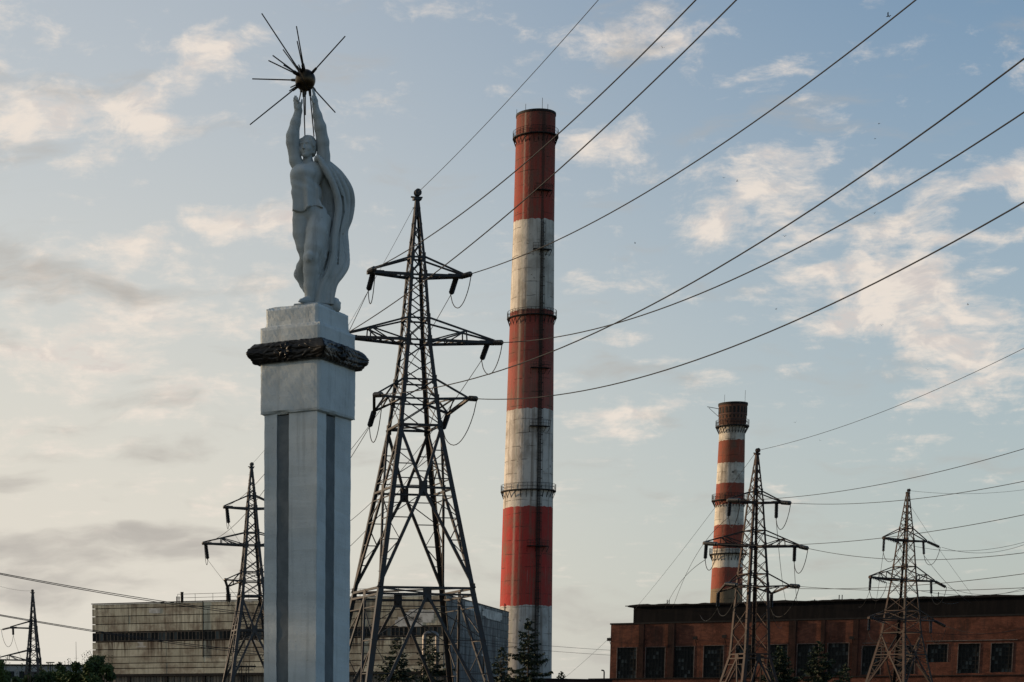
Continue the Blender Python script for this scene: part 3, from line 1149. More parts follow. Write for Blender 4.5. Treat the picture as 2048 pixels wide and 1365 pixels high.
for (pts, dep, r, d0) in ST:
    sm = []
    for i in range(len(pts) - 1):
        p0 = pts[max(i - 1, 0)]; p1 = pts[i]; p2 = pts[i + 1]; p3 = pts[min(i + 2, len(pts) - 1)]
        for t in (0, .25, .5, .75):
            q_ = [.5 * (2 * p1[c] + (p2[c] - p0[c]) * t + (2 * p0[c] - 5 * p1[c] + 4 * p2[c] - p3[c]) * t * t + (3 * p1[c] - p0[c] - 3 * p2[c] + p3[c]) * t ** 3) for c in (0, 1)]
            sm.append(q_)
    sm.append(pts[-1])
    m_ = len(sm)
    lst = []
    for i, (u, v) in enumerate(sm):
        t = i / (m_ - 1)
        dd = dep * (.35 + .65 * sin(pi * min(1, t * 1.15 + .08))) + .08 * t
        dd = d0 + (dd - d0) * min(1, max(0, (v - 318) / (40 if dep in (.27, .26001) else 95))) ** .8
        if v > 470:
            dd -= .10 * (v - 470) / 130
        lst.append((u, v, dd, r * (1.18 - .28 * abs(2 * t - 1)) * min(1, .5 + (v - 312) / 70)))
    D.chain(ch(lst), R(4.0))
# backing sheet so that the folds hang together
for (lst) in ([(644, 335, .10, 9), (664, 368, .28, 12), (678, 405, .42, 13), (680, 438, .42, 12), (674, 470, .38, 12), (672, 510, .36, 13), (668, 540, .33, 12), (656, 565, .28, 10), (650, 603, .25, 9)],
              [(643, 350, .16, 8), (652, 390, .26, 12), (648, 425, .24, 12)], [(642, 350, .12, 10), (657, 390, .24, 12), (660, 440, .27, 13), (652, 490, .24, 12), (646, 540, .22, 11), (640, 603, .18, 9)]):
    D.chain(ch(lst), R(6))
# the long clinging dress, from the hip to the ankle
D.chain(ch([(650, 436, .02, 9), (646, 470, -.02, 9), (639, 505, -.05, 8), (633, 545, -.02, 7.5), (629, 580, .02, 7), (628, 609, .03, 7)]), R(5))
D.chain(ch([(655, 440, .08, 8), (650, 480, .05, 7), (647, 515, .03, 6), (640, 545, .05, 6), (634, 585, .06, 6), (634, 609, .06, 6)]), R(4))
# deep folds
for (lst) in ([(668, 360, .02), (684, 395, .10), (686, 425, .14), (678, 458, .12), (677, 492, .10), (674, 528, .08), (660, 556, .06), (648, 590, .04)],
              [(656, 362, -.06), (669, 398, .0), (669, 432, .02), (661, 470, .0), (660, 505, .0), (652, 538, -.02), (643, 570, -.02), (638, 600, -.02)],
              [(686, 470, .20), (687, 505, .18), (684, 530, .16), (668, 560, .12), (658, 590, .10)],
              [(655, 462, -.06), (650, 492, -.08), (644, 520, -.08), (637, 548, -.06)]):
    for (a, bb_) in zip(lst[:-1], lst[1:]):
        D.cap(Q(*a), Q(*bb_), R(2.3), R(2.3), R(2.2), cut=True)
# wind-blown ripples leaving the knee
for (a, bb_) in (((655, 470), (637, 530)), ((660, 486), (643, 534)), ((650, 500), (640, 540))):
    D.cap(Q(a[0], a[1], .08), Q(bb_[0], bb_[1], .02), R(3.4), R(2.2), R(2))
D.f[:, :, 0] = 1; D.f[:, :, -1] = 1
D.build('cape', M['statue'], statue)

# thin slab under her feet
b = MB()
zt0 = zP(601.6) - .03
zt1 = Zv(604.5, 33.87)
lr = [(.16, .20), (.58, .12), (.68, .3), (.66, .80), (.42, 1.0), (.14, .98), (.10, .5)]
nP = len(lr)
for zi, (zz, sc) in enumerate(((zt0, 1.0), (zt1 - .015, 1.0), (zt1, .97))):
    for (l_, r_) in lr:
        pq = C0 + eL * (.38 + (l_ - .38) * sc) + eR * (.55 + (r_ - .55) * sc)
        b.v.append((pq.x, pq.y, zz))
for zi in range(2):
    for i in range(nP):
        b.f.append((zi * nP + i, zi * nP + (i + 1) % nP, (zi + 1) * nP + (i + 1) % nP, (zi + 1) * nP + i)); b.c.append(.5)
b.f.append(tuple(2 * nP + i for i in range(nP))); b.c.append(.5)
b.build('foot_slab', M['statue'], statue)
b = MB()   # low lump of rock at the end of the cape
rr_ = random.Random(2)
b.sphere(Q(669, 612, .22), .13, 16, 10, (.9, 1.0, 1.0))
b.v = [(x + rr_.uniform(-.010, .010), y + rr_.uniform(-.010, .010), z + rr_.uniform(-.010, .010)) for (x, y, z) in b.v]
b.build('rock', M['statue'], statue, smooth=True)

# ------------------------------------------------------------------ spiked globe
gc = Q(610.6, 161, -.03)
globe = thing('spiked_globe', 'dark bronze satellite globe with long rods held above the statue', 'satellite', tuple(gc))
RG = R(20.3)
b = MB(); b.sphere(gc, RG, 40, 24)
sh = b.build('globe_shell', M['bronze'], globe, smooth=True)
b = MB()   # seam band and bolts
axb = V((.75, -.35, .45)).normalized()
b.lathe(gc - axb * .012, axb, [(0, RG * .99), (0, RG * 1.022), (.024, RG * 1.022), (.024, RG * .99)], 40)
b.build('seam_band', M['rod'], sh)
RODS = [((530, 535), (467, 178), -1), ((525, 540), (473, 302), -1), ((495, 550), (180, 72), 1), ((490, 555), (357, 372), 1), ((475, 570), (272, 420), -1),
        ((480, 580), (237, 462), -1), ((490, 580), (362, 500), -1), ((505, 540), (486, 498), -1), ((450, 623), (103, 613), 1), ((590, 570), (870, 260), -1),
        ((465, 685), (82, 992), -1), ((475, 670), (410, 712), -1), ((465, 662), (420, 683), -1), ((605, 690), (787, 890), 1), ((525, 715), (537, 1085), 0),
        ((540, 715), (541, 910), 1), ((580, 710), (612, 1090), 0), ((505, 712), (487, 800), 1)]
for (a, t, sg) in RODS:
    tu, tv = 480 + t[0] * .2418, 10 + t[1] * .2418
    pr = sqrt((tu - 610.6) ** 2 + (tv - 161) ** 2)
    LL = 132
    dep = sg * sqrt(max(0, LL * LL - pr * pr)) / KS
    dep = max(-.62, min(.8, dep))
    tip = Q(tu, tv, -.03 + dep)
    au, av = 480 + a[0] * .2418, 10 + a[1] * .2418
    # root on the shell surface on the way to the tip
    d0 = (Q(au, av, -.03 + dep * .12) - gc)
    root_ = gc + d0.normalized() * (RG * .97)
    b = MB()
    dd = (tip - root_)
    b.tube([root_, root_ + dd.normalized() * .10, root_ + dd.normalized() * .101, tip], [.026, .021, .0115, .010], 8)
    b.build('rod', M['rod'], globe, smooth=False)
# ------------------------------------------------------------------ lattice pylons
def insulator(p0, d, L, r, parent, n=9):
    """string of discs from p0 along d; returns its free end"""
    d = V(d).normalized()
    prof = [(0, r * .25), (.10, r * .25)]
    Ls = L - .25
    for i in range(n):
        t = .12 + Ls * i / n
        w = Ls / n
        prof += [(t, r * .26), (t + w * .18, r), (t + w * .42, r * .9), (t + w * .55, r * .26)]
    prof += [(L - .10, r * .3), (L, r * .2)]
    b = MB()
    b.lathe(p0, d, prof, 9)
    b.build('insulator', M['insul'], parent)
    return V(p0) + d * L


def loop_cable(a, c, sag, parent, r=.02):
    b = MB()
    a = V(a); c = V(c)
    pts = []
    for i in range(13):
        t = i / 12
        s = (1 - (2 * t - 1) ** 2)
        s = s ** .75
        pts.append(a.lerp(c, t) + V((0, 0, -sag * s)))
    b.tube(pts, r * 1.25, 5)
    b.build('jumper_cable', M['wire'], parent)


class Curve3:
    """hanging wire from S towards photo point E (at distance YE), through photo point m"""
    def __init__(s, S, E, YE, m):
        s.S = V(S)
        s.E = P(E[0], E[1], YE) if not isinstance(E, V) else E
        s.h = 0
        if isinstance(m, (int, float)):
            s.h = m
        elif m:
            a, c = 0.0, 1.0
            def g(t):
                Yt = s.S.y + (s.E.y - s.S.y) * t
                xt = s.S.x + (s.E.x - s.S.x) * t
                return P(m[0], m[1], Yt).x - xt
            ga = g(.02); gb = g(.98)
            a, c = .02, .98
            if ga * gb < 0:
                for _ in range(50):
                    t = (a + c) / 2
                    if g(t) * ga > 0:
                        a = t
                    else:
                        c = t
            t = (a + c) / 2
            Yt = s.S.y + (s.E.y - s.S.y) * t
            z = P(m[0], m[1], Yt).z
            s.h = (s.S.z + (s.E.z - s.S.z) * t - z) / (4 * t * (1 - t))

    def at(s, t):
        p = s.S.lerp(s.E, t)
        return p + V((0, 0, -4 * s.h * t * (1 - t)))

    def dir0(s):
        return (s.at(.02) - s.at(0)).normalized()


WIRES = []


def wire(curve, t0, t1, r, label, name='overhead_wire', group='overhead wires', n=44):
    b = MB()
    pts = [curve.at(t0 + (t1 - t0) * i / n) for i in range(n + 1)]
    c = pts[0].copy()
    b.tube(pts, r, 6)
    o = b.build(name, M['wire'], None, smooth=True, loc=c)
    tag(o, label, 'wire', group)
    WIRES.append(o)
    return o


class Tower:
    def __init__(s, label, u0, vref, Y, yaw, prof, arms, base, steel, member=1.0, low='K', name='lattice_pylon', z_base=0.):
        """prof: [(v, face width in photo px)] from the peak down to the foot of the straight body.
        arms: dict(v_beam, v_tie, left px, right px, kind, v tip drop); base: list of (v, px)"""
        s.Y = Y
        c = P(u0, vref, Y)
        s.c = V((c.x, Y, 0))
        s.ax = V((cos(yaw), sin(yaw), 0))
        s.ay = V((-sin(yaw), cos(yaw), 0))
        s.t = thing(name, label, 'pylon', (s.c.x, s.c.y, 0), 'lattice pylons')
        s.steel = steel
        zf = lambda v: Zv(v, Y)
        s.zf = zf
        s.lv = [(zf(v), w / K(v, Y)) for (v, w) in prof] + [(max(0, zf(v)) if v < 1460 else 0.0, w / K(v, Y)) for (v, w) in base]
        s.m = member
        s.legs(len(prof))
        s.body(prof, arms)
        s.base(len(prof), low)
        s.tips = {}
        for i, a in enumerate(arms):
            s.arm(i, a)
        s.peak()

    def w(s, z):
        lv = s.lv
        for (z0, w0), (z1, w1) in zip(lv[:-1], lv[1:]):
            if z <= z0 + 1e-6 and z >= z1 - 1e-6:
                return w0 + (w1 - w0) * (z0 - z) / max(1e-6, z0 - z1)
        return lv[0][1] if z > lv[0][0] else lv[-1][1]

    def corner(s, sx, sy, z):
        h = s.w(z) / 2
        return s.c + s.ax * (sx * h) + s.ay * (sy * h) + V((0, 0, z))

    def legs(s, nprof):
        zs = [l[0] for l in s.lv]
        for (sx, sy) in ((-1, -1), (1, -1), (1, 1), (-1, 1)):
            b = MB()
            for i, (za, zb) in enumerate(zip(zs[:-1], zs[1:])):
                wd = (.13 + .17 * i / max(1, len(zs) - 2)) * s.m
                b.angle(s.corner(sx, sy, za), s.corner(sx, sy, zb), -s.ax * sx, -s.ay * sy, wd, wd * .16)
            # foot and joint plates
            for z in zs[2:]:
                p = s.corner(sx, sy, z)
                pw = .20 * s.m
                b.box(p, s.ax, s.ay, ez, min(.01 * sx, -pw * sx), max(.01 * sx, -pw * sx), -.012 * sy - .008, -.012 * sy + .008, -pw * 1.3, pw * 1.3)
                b.box(p, s.ax, s.ay, ez, -.012 * sx - .008, -.012 * sx + .008, min(.01 * sy, -pw * sy), max(.01 * sy, -pw * sy), -pw * 1.3, pw * 1.3)
            if (sx, sy) == (-1, -1):      # pegs to climb by
                z = zs[-2]; k_ = 0
                while z < zs[0] - .4:
                    p = s.corner(sx, sy, z)
                    b.bar(p, p + (-s.ay if k_ % 2 else -s.ax) * .16, .02)
                    z += .42; k_ += 1
            b.build('leg', s.steel, s.t)

    FACES = (((-1, -1), (1, -1)), ((1, -1), (1, 1)), ((1, 1), (-1, 1)), ((-1, 1), (-1, -1)))

    def body(s, prof, arms):
        """X bracing of the narrow body, panels about as high as wide"""
        marks = sorted(set([s.zf(a['v']) for a in arms if s.zf(a['v']) > s.zf(prof[-1][0]) + .3] + [s.zf(a['vt']) for a in arms if s.zf(a['vt']) > s.zf(prof[-1][0]) + .3] + [s.lv[0][0] - .5, s.lv[len(prof) - 1][0]]), reverse=True)
        for ((c0), (c1)) in s.FACES:
            b = MB()
            off = (s.ax * ((c0[0] + c1[0]) / 2) + s.ay * ((c0[1] + c1[1]) / 2)) * -.03
            for (za, zb) in zip(marks[:-1], marks[1:]):
                wm = s.w((za + zb) / 2)
                npn = max(1, round((za - zb) / max(.75, wm * .80)))
                for j in range(npn):
                    z0 = za + (zb - za) * j / npn; z1 = za + (zb - za) * (j + 1) / npn
                    wd = .056 * s.m
                    b.bar(s.corner(*c0, z0) + off, s.corner(*c1, z1) + off, wd, .02, off)
                    b.bar(s.corner(*c1, z0) + off * .3, s.corner(*c0, z1) + off * .3, wd, .02, off)
                b.bar(s.corner(*c0, zb) + off, s.corner(*c1, zb) + off, .085 * s.m, .085 * s.m)
                # gusset plates
                for c in (c0, c1):
                    p = s.corner(*c, zb)
                    d = (s.corner(*(c1 if c == c0 else c0), zb) - p).normalized()
                    nrm = off.normalized()
                    b.box(p - nrm * .014, d, nrm, ez, 0, .26 * s.m * (1 if wm > 1.2 else .7), -.006, .006, -.24 * s.m, .24 * s.m)
            b.build('bracing', s.steel, s.t)

    def vpanel(s, b, c0, c1, z0, zm, z1, off, sec=True, inv_only=False):
        """V from the upper corners to a mid node, then an inverted V down to the lower corners, with secondaries"""
        m = s.m
        node = (s.corner(*c0, zm) + s.corner(*c1, zm)) / 2 + off
        d = (s.corner(*c1, zm) - s.corner(*c0, zm)).normalized()
        for (c) in (c0, c1):
            if not inv_only:
                top = s.corner(*c, z0) + off
                b.bar(top, node, .15 * m, .10 * m, off)
                s.second(b, lambda t: s.corner(*c, z0 + (zm - z0) * t) + off, lambda t: top.lerp(node, t), (.4, .62, .85))
            bot = s.corner(*c, z1) + off
            b.bar(node, bot, .16 * m, .11 * m, off)
            s.second(b, lambda t: s.corner(*c, z1 + (zm - z1) * t) + off, lambda t: bot.lerp(node, t), (.28, .48, .70, .92))
        b.bar(s.corner(*c0, zm) + off, s.corner(*c1, zm) + off, .11 * m, .11 * m)
        nrm = off.normalized()
        b.box(node - nrm * .03, d, nrm, ez, -.24 * m, .24 * m, -.01, .01, -.42 * m, .34 * m)

    def second(s, b, A, D, ts):
        pd = None
        for i, t in enumerate(ts):
            a, d = A(t), D(t)
            b.bar(a, d, .07 * s.m, .05 * s.m)
            if pd is not None:
                if i % 2:
                    b.bar(pd[0], d, .06 * s.m, .04 * s.m)
                else:
                    b.bar(pd[1], a, .06 * s.m, .04 * s.m)
            pd = (a, d)

    def base(s, n0, low):
        zs = [l[0] for l in s.lv]
        z0 = zs[n0 - 1]
        secs = list(zip(zs[n0 - 1:-1], zs[n0:]))
        for (c0, c1) in s.FACES:
            b = MB()
            off = (s.ax * ((c0[0] + c1[0]) / 2) + s.ay * ((c0[1] + c1[1]) / 2)) * -.06
            for i, (za, zb) in enumerate(secs):
                b.bar(s.corner(*c0, za) + off, s.corner(*c1, za) + off, .12 * s.m, .12 * s.m)
                if i == 0 and low == 'K':
                    s.vpanel(b, c0, c1, za, za + (zb - za) * .385, zb, off)
                else:
                    s.vpanel(b, c0, c1, za, za - .35, zb, off, inv_only=True)
            b.build('lower_bracing', s.steel, s.t)
        # horizontal diaphragm
        for z in zs[n0 - 1:-1]:
            for q_ in (1, -1):
                b = MB()
                b.bar(s.corner(-1, -q_, z - .03 * q_), s.corner(1, q_, z - .03 * q_), .08 * s.m)
                b.build('diagonal_brace', s.steel, s.t)
        for (sx, sy) in ((-1, -1), (1, -1), (1, 1), (-1, 1)):
            p = s.corner(sx, sy, 0)
            b = MB()
            b.box(p, s.ax, s.ay, ez, -.45, .45, -.45, .45, -.3, .25)
            b.build('footing', M['shed'], s.t)

    def arm(s, i, a):
        zb, zt = s.zf(a['v']), s.zf(a['vt'])
        for sg, key in ((-1, 'l'), (1, 'r')):
            px = a.get(key)
            if not px:
                continue
            L = px / K(a['v'], s.Y) / s.ax.x
            dz = a.get('rise', .1)
            tip = s.c + s.ax * (sg * L) + V((0, 0, zb + dz))
            b = MB()
            n_, f_ = s.corner(sg, -1, zb), s.corner(sg, 1, zb)
            nt_, ft_ = s.corner(sg, -1, zt), s.corner(sg, 1, zt)
            m = s.m
            if a['kind'] == 'fork':
                # broad end with a cross bar, the far end hanging lower
                en = tip - s.ay * .95
                ef = tip + s.ay * .95 + V((0, 0, -.55)) - s.ax * (sg * .55)
                b.bar(n_, en, .12 * m); b.bar(f_, ef, .12 * m)
                b.bar(en, ef, .16 * m)
                b.bar(nt_, en, .09 * m); b.bar(ft_, ef, .09 * m)
                b.bar(n_.lerp(en, .5), f_.lerp(ef, .5), .07 * m)
                b.bar(n_, f_.lerp(ef, .5), .06 * m); b.bar(n_.lerp(en, .5), ef, .06 * m)
                b.bar(f_, n_.lerp(en, .5), .06 * m)
                tn, tf = en, ef
            else:
                en = tip - s.ay * .11; ef = tip + s.ay * .11
                b.bar(n_, en, .12 * m, .14 * m); b.bar(f_, ef, .12 * m, .14 * m)
                b.bar(nt_, en + ez * .12, .085 * m); b.bar(ft_, ef + ez * .12, .085 * m)
                ns = 5 if a['kind'] == 'long' else 4
                for q in range(ns):
                    t0, t1 = q / ns, (q + .5) / ns
                    b.bar(n_.lerp(en, t0), f_.lerp(ef, t1), .055 * m)
                    b.bar(f_.lerp(ef, t1), n_.lerp(en, (q + 1) / ns), .055 * m)
                if a['kind'] == 'long':
                    for (lo_, hi_, e_) in ((n_, nt_, en), (f_, ft_, ef)):
                        t = .56
                        p, q_ = lo_.lerp(e_, t), hi_.lerp(e_ + ez * .12, t)
                        b.bar(p, q_, .07 * m)
                        b.bar(q_, lo_.lerp(e_, .28), .06 * m)
                        b.bar(lo_, q_, .07 * m)
                    b.bar(nt_.lerp(en + ez * .12, .56), ft_.lerp(ef + ez * .12, .56), .06 * m)
                    b.bar(n_.lerp(en, .56), f_.lerp(ef, .56), .06 * m)
                # gathered plates at the tip
                b.bar(tip - s.ax * (sg * .85), tip + s.ax * (sg * .06), .30 * m, .20 * m)
                tn, tf = tip - s.ay * .14, tip + s.ay * .14 - s.ax * (sg * .3)
            b.build('cross_arm', s.steel, s.t)
            s.tips[(i, sg)] = (tn, tf)

    def peak(s):
        z = s.lv[0][0]
        b = MB()
        c = s.c + V((0, 0, z))
        b.box(c, s.ax, s.ay, ez, -.22, .22, -.16, .16, -.10, .05)
        b.bar(c - s.ax * .35 + ez * .05, c + s.ax * .3 + ez * .05, .07)
        b.lathe(c + ez * .26 - s.ay * .25, s.ay, [(0, .16), (.05, .2), (.1, .13), (.2, .13), (.25, .2), (.3, .14)], 12)
        b.build('peak_cap', s.steel, s.t)
        s.top = c + ez * .26


def near_line(T, i, sg, E, YE, m, label, r=.024, t1=1.35, L=1.35, ir=.15):
    """strain insulator towards the camera side and the conductor that leaves it"""
    S = T.tips[(i, sg)][0]
    c = Curve3(S, E, YE, m)
    e = insulator(S, c.dir0(), L, ir, T.t)
    tot = (c.E - c.S).length
    wire(c, L / tot, t1, r, label)
    return e


def far_line(T, i, sg, E, YE, m, label, r=.02, t1=1., L=1.35, ir=.15, droop=1.1):
    S = T.tips[(i, sg)][1]
    c = Curve3(S, E, YE, m)
    e = insulator(S, (c.dir0() - ez * droop).normalized(), L, ir, T.t)
    c = Curve3(e, E, YE, m)
    wire(c, 0, t1, r, label)
    return e


# --- the big pylon beside the pillar
T1 = Tower('largest steel lattice pylon, standing between the monument pillar and the big red and white chimney', 830.5, 700, 107, rad(12),
           [(397, 7), (540, 33), (690, 53), (856, 88)],
           [dict(v=553, vt=517, l=97, r=95, kind='short'), dict(v=684, vt=640, l=150, r=161, kind='long'), dict(v=803, vt=764, l=92, r=100, kind='fork')],
           [(1182, 196), (1490, 300)], M['steel'])
# --- pylons further off
T2 = Tower('black lattice pylon half hidden behind the left edge of the monument pillar', 503, 1100, 190, rad(10),
           [(935, 5), (1010, 19), (1095, 31), (1193, 49)],
           [dict(v=1018, vt=992, l=55, r=57, kind='short'), dict(v=1091, vt=1066, l=97, r=99, kind='long'), dict(v=1164, vt=1145, l=56, r=58, kind='fork')],
           [(1370, 103), (1462, 130)], M['steel_dark'], 1.25)
T3 = Tower('rust tinted lattice pylon in front of the smaller striped chimney', 1507, 1100, 165, rad(19),
           [(908, 5), (1005, 24), (1092, 36), (1172, 47), (1309, 58)],
           [dict(v=1006, vt=984, l=60, r=56, kind='short'), dict(v=1093, vt=1062, l=108, r=100, kind='long'), dict(v=1174, vt=1149, l=72, r=70, kind='fork')],
           [(1462, 130)], M['steel_rust'], 1.0, low='A')
T4 = Tower('lattice pylon with sunlit lower legs in front of the right half of the brick hall', 1808, 1150, 225, rad(35),
           [(986, 5), (1080, 24), (1160, 36), (1242, 52), (1266, 56)],
           [dict(v=1082, vt=1058, l=58, r=54, kind='short'), dict(v=1161, vt=1134, l=88, r=80, kind='long'), dict(v=1241, vt=1222, l=86, r=84, kind='long')],
           [(1380, 98), (1462, 125)], M['steel_rust'], 1.1)
T5 = Tower('small dark lattice pylon at the far left, arms only on its left side', 66.5, 1260, 265, rad(-8),
           [(1186, 4), (1243, 12), (1320, 25), (1345, 29)],
           [dict(v=1257, vt=1243, l=46, r=0, kind='short'), dict(v=1321, vt=1301, l=82, r=0, kind='long')],
           [(1462, 60)], M['steel_dark'], 1.3, low='A')

# --- lines of the big pylon towards the camera (right)
names = {0: 'upper', 1: 'middle', 2: 'lower'}
near = {}
spec = [(0, -1, (1392, 0), 64, (998, 370)), (1, -1, (1473, 0), 62, (1040, 408)), (0, 1, (1832, 0), 64, (1400, 318)),
        (1, 1, (2048, 225), 60, (1480, 553)), (2, -1, (2048, 118), 55, (1330, 596)), (2, 1, (2048, 405), 58, (1400, 718))]
for (i, sg, E, YE, m) in spec:
    side = 'left' if sg < 0 else 'right'
    near[(i, sg)] = near_line(T1, i, sg, E, YE, m, f'thick wire rising top right from the {names[i]} {side} arm of the largest pylon', r=.025)
c = Curve3(T1.top, (1197, 0), 72, (1010, 208))
wire(c, 0, 1.3, .014, 'thin overhead wire rising from the very peak of the largest pylon')
# --- and away to the pylon behind the pillar
for (i, sg) in spec and [(a, b_) for (a, b_, *_r) in spec]:
    side = 'left' if sg < 0 else 'right'
    S = T1.tips[(i, sg)][1]
    Et = T2.tips[(i, sg)][0]
    cv = Curve3(S, Et, 0, 2.2)
    e = insulator(S, (cv.dir0() - ez * .28).normalized(), 1.6, .16, T1.t)
    cv = Curve3(e, Et, 0, 2.2)
    tot = (cv.E - cv.S).length
    wire(cv, 0, 1 - 1.3 / tot, .02, f'wire from the {names[i]} {side} arm of the largest pylon down to the black pylon')
    e2 = insulator(Et, (cv.at(.97) - Et), 1.3, .16, T2.t)
    loop_cable(near[(i, sg)], e, 1.15 if i < 2 else 1.5, T1.t)
    # beyond the black pylon
    E2 = Et + V((18 + sg * 2, 120, -Et.z + 9 + 2 * (2 - i)))
    c2 = Curve3(T2.tips[(i, sg)][1], E2, 0, 2.5)
    e3 = insulator(T2.tips[(i, sg)][1], (c2.dir0() - ez * .9).normalized(), 2.0, .19, T2.t)
    c2 = Curve3(e3, E2, 0, 2.0)
    wire(c2, 0, 1, .016, f'thin wire falling away beyond the {names[i]} {side} arm of the black pylon')
    loop_cable(e2, e3, 1.1, T2.t)
cv = Curve3(T1.top - ez * .4, T2.top, 0, 1.2)
wire(cv, 0, 1, .012, 'thin wire between the peaks of the largest pylon and the black pylon')

# --- pylon in front of the small chimney
A_N = [(0, 1, (2048, 963), (1700, 1008)), (0, -1, (2048, 898), (1700, 980)), (1, 1, (2048, 1106), (1820, 1120)), (1, -1, (2048, 1030), (1700, 1083)),
       (2, 1, (2048, 1176), (1820, 1182)), (2, -1, (2048, 1148), (1720, 1177))]
nA = {}
for (i, sg, E, m) in A_N:
    side = 'left' if sg < 0 else 'right'
    nA[(i, sg)] = near_line(T3, i, sg, E, 120, m, f'wire running right from {names[i]} {side} arm of the pylon before the shorter chimney', r=.022, L=2.4, ir=.19)
c = Curve3(T3.top, (2048, 697), 118, (1760, 826))
wire(c, 0, 1.3, .017, 'thin wire climbing right from the peak of the pylon before the shorter chimney')
A_F = [(0, 1, (1573, 1208), None), (0, -1, (1346, 1215), (1411, 1083)), (1, 1, (1597, 1210), None), (1, -1, (1331, 1215), (1368, 1156)), (2, 1, (1566, 1250), None), (2, -1, (1400, 1230), None)]
for (i, sg, E, m) in A_F:
    side = 'left' if sg < 0 else 'right'
    e = far_line(T3, i, sg, E, 285, m if m else 1.0, f'thin wire falling from {names[i]} {side} arm of the pylon before the shorter chimney', r=.024, t1=1.05, ir=.165, L=1.7)
    loop_cable(nA[(i, sg)], e, 1.4, T3.t, .025)
c = Curve3(T3.top, (1272, 1216), 285, (1410, 1042))
wire(c, 0, 1.04, .017, 'thin wire descending left from the peak of the pylon before the shorter chimney')

# --- right hand pylon
B_N = [(0, 1, (2048, 1090), 1.1), (0, -1, (2048, 1085), 1.2), (1, 1, (2048, 1177), 1.1), (1, -1, (2048, 1181), 1.2), (2, 1, (2048, 1254), 1.1), (2, -1, (2048, 1258), 1.2)]
for (i, sg, E, m) in B_N:
    side = 'left' if sg < 0 else 'right'
    e = near_line(T4, i, sg, E, 218, m, f'wire leaving right from {names[i]} {side} arm of the pylon with sunlit legs', r=.022, t1=1.5, L=1.9, ir=.18)
    Ef = {(0, 1): (1940, 1206), (0, -1): (1750, 1215), (1, 1): (1915, 1206), (1, -1): (1718, 1215), (2, 1): (1895, 1300), (2, -1): (1722, 1300)}[(i, sg)]
    e2 = far_line(T4, i, sg, Ef, 262 if i < 2 else 256, .5, f'thin wire dropping from {names[i]} {side} arm of the pylon with sunlit legs', r=.022, t1=1.04, ir=.165, L=1.8, droop=1.4)
    loop_cable(e, e2, 1.5, T4.t, .025)
c = Curve3(T4.top, (2048, 980), 218, .4)
wire(c, 0, 1.5, .017, 'thin level wire leaving right from the peak of the pylon before the brick hall')
c = Curve3(T4.top - ez * 1.2, (1955, 1204), 262, .3)
wire(c, 0, 1.02, .016, 'thin wire dropping right from the peak of the pylon before the brick hall')

# --- far left pylon
for i, E, m, lb in ((0, (-80, 1250), .5, 'upper'), (1, (-80, 1318), .5, 'lower')):
    e = near_line(T5, i, -1, E, 262, m, f'short wire leaving the frame from the {lb} arm of the small far left pylon', r=.02, t1=1.3)
    e2 = far_line(T5, i, -1, (48 if i == 0 else -20, 1325), 330, .5, f'thin wire falling behind the bushes from the {lb} arm of the small far left pylon', r=.018, ir=.16)
    loop_cable(e, e2, 1.9, T5.t, .022)
c = Curve3(T5.top, (-40, 1158), 225, .4)
wire(c, 0, 1, .013, 'thin wire leaving left from the peak of the small far left pylon')

# --- wires low on the left, crossing in front of the concrete block
for (S, YS_, E, YE, m, lb, r) in (
        ((-60, 1135), 120, (540, 1231), 150, (340, 1205), 'upper of two close wires sagging across the top of the concrete block', .026),
        ((-60, 1137), 121, (540, 1235), 151, (340, 1208.5), 'lower of two close wires sagging across the top of the concrete block', .026),
        ((-60, 1219), 120, (700, 1318), 180, (300, 1278), 'upper of two close wires crossing the window band of the concrete block', .026),
        ((-60, 1221), 121, (700, 1326), 181, (300, 1281), 'lower of two close wires crossing the window band of the concrete block', .026)):
    c = Curve3(P(*S, YS_), E, YE, m)
    wire(c, 0, 1.0, r, lb)
for (S, E, m, lb) in (((690, 1252), (1223, 1301), (958, 1280), 'upper of two wires passing low in front of the big chimney to the brick hall'),
                      ((690, 1262), (1223, 1311), (958, 1290), 'lower of two wires passing low in front of the big chimney to the brick hall')):
    c = Curve3(P(*S, 185), E, 287, m)
    wire(c, 0, 1.0, .024, lb)
c = Curve3(P(1223, 1272, 289), (1118, 1365), 270, (1165, 1326))
wire(c, 0, 1.2, .016, 'thin slanting wire at the left corner of the brick hall')

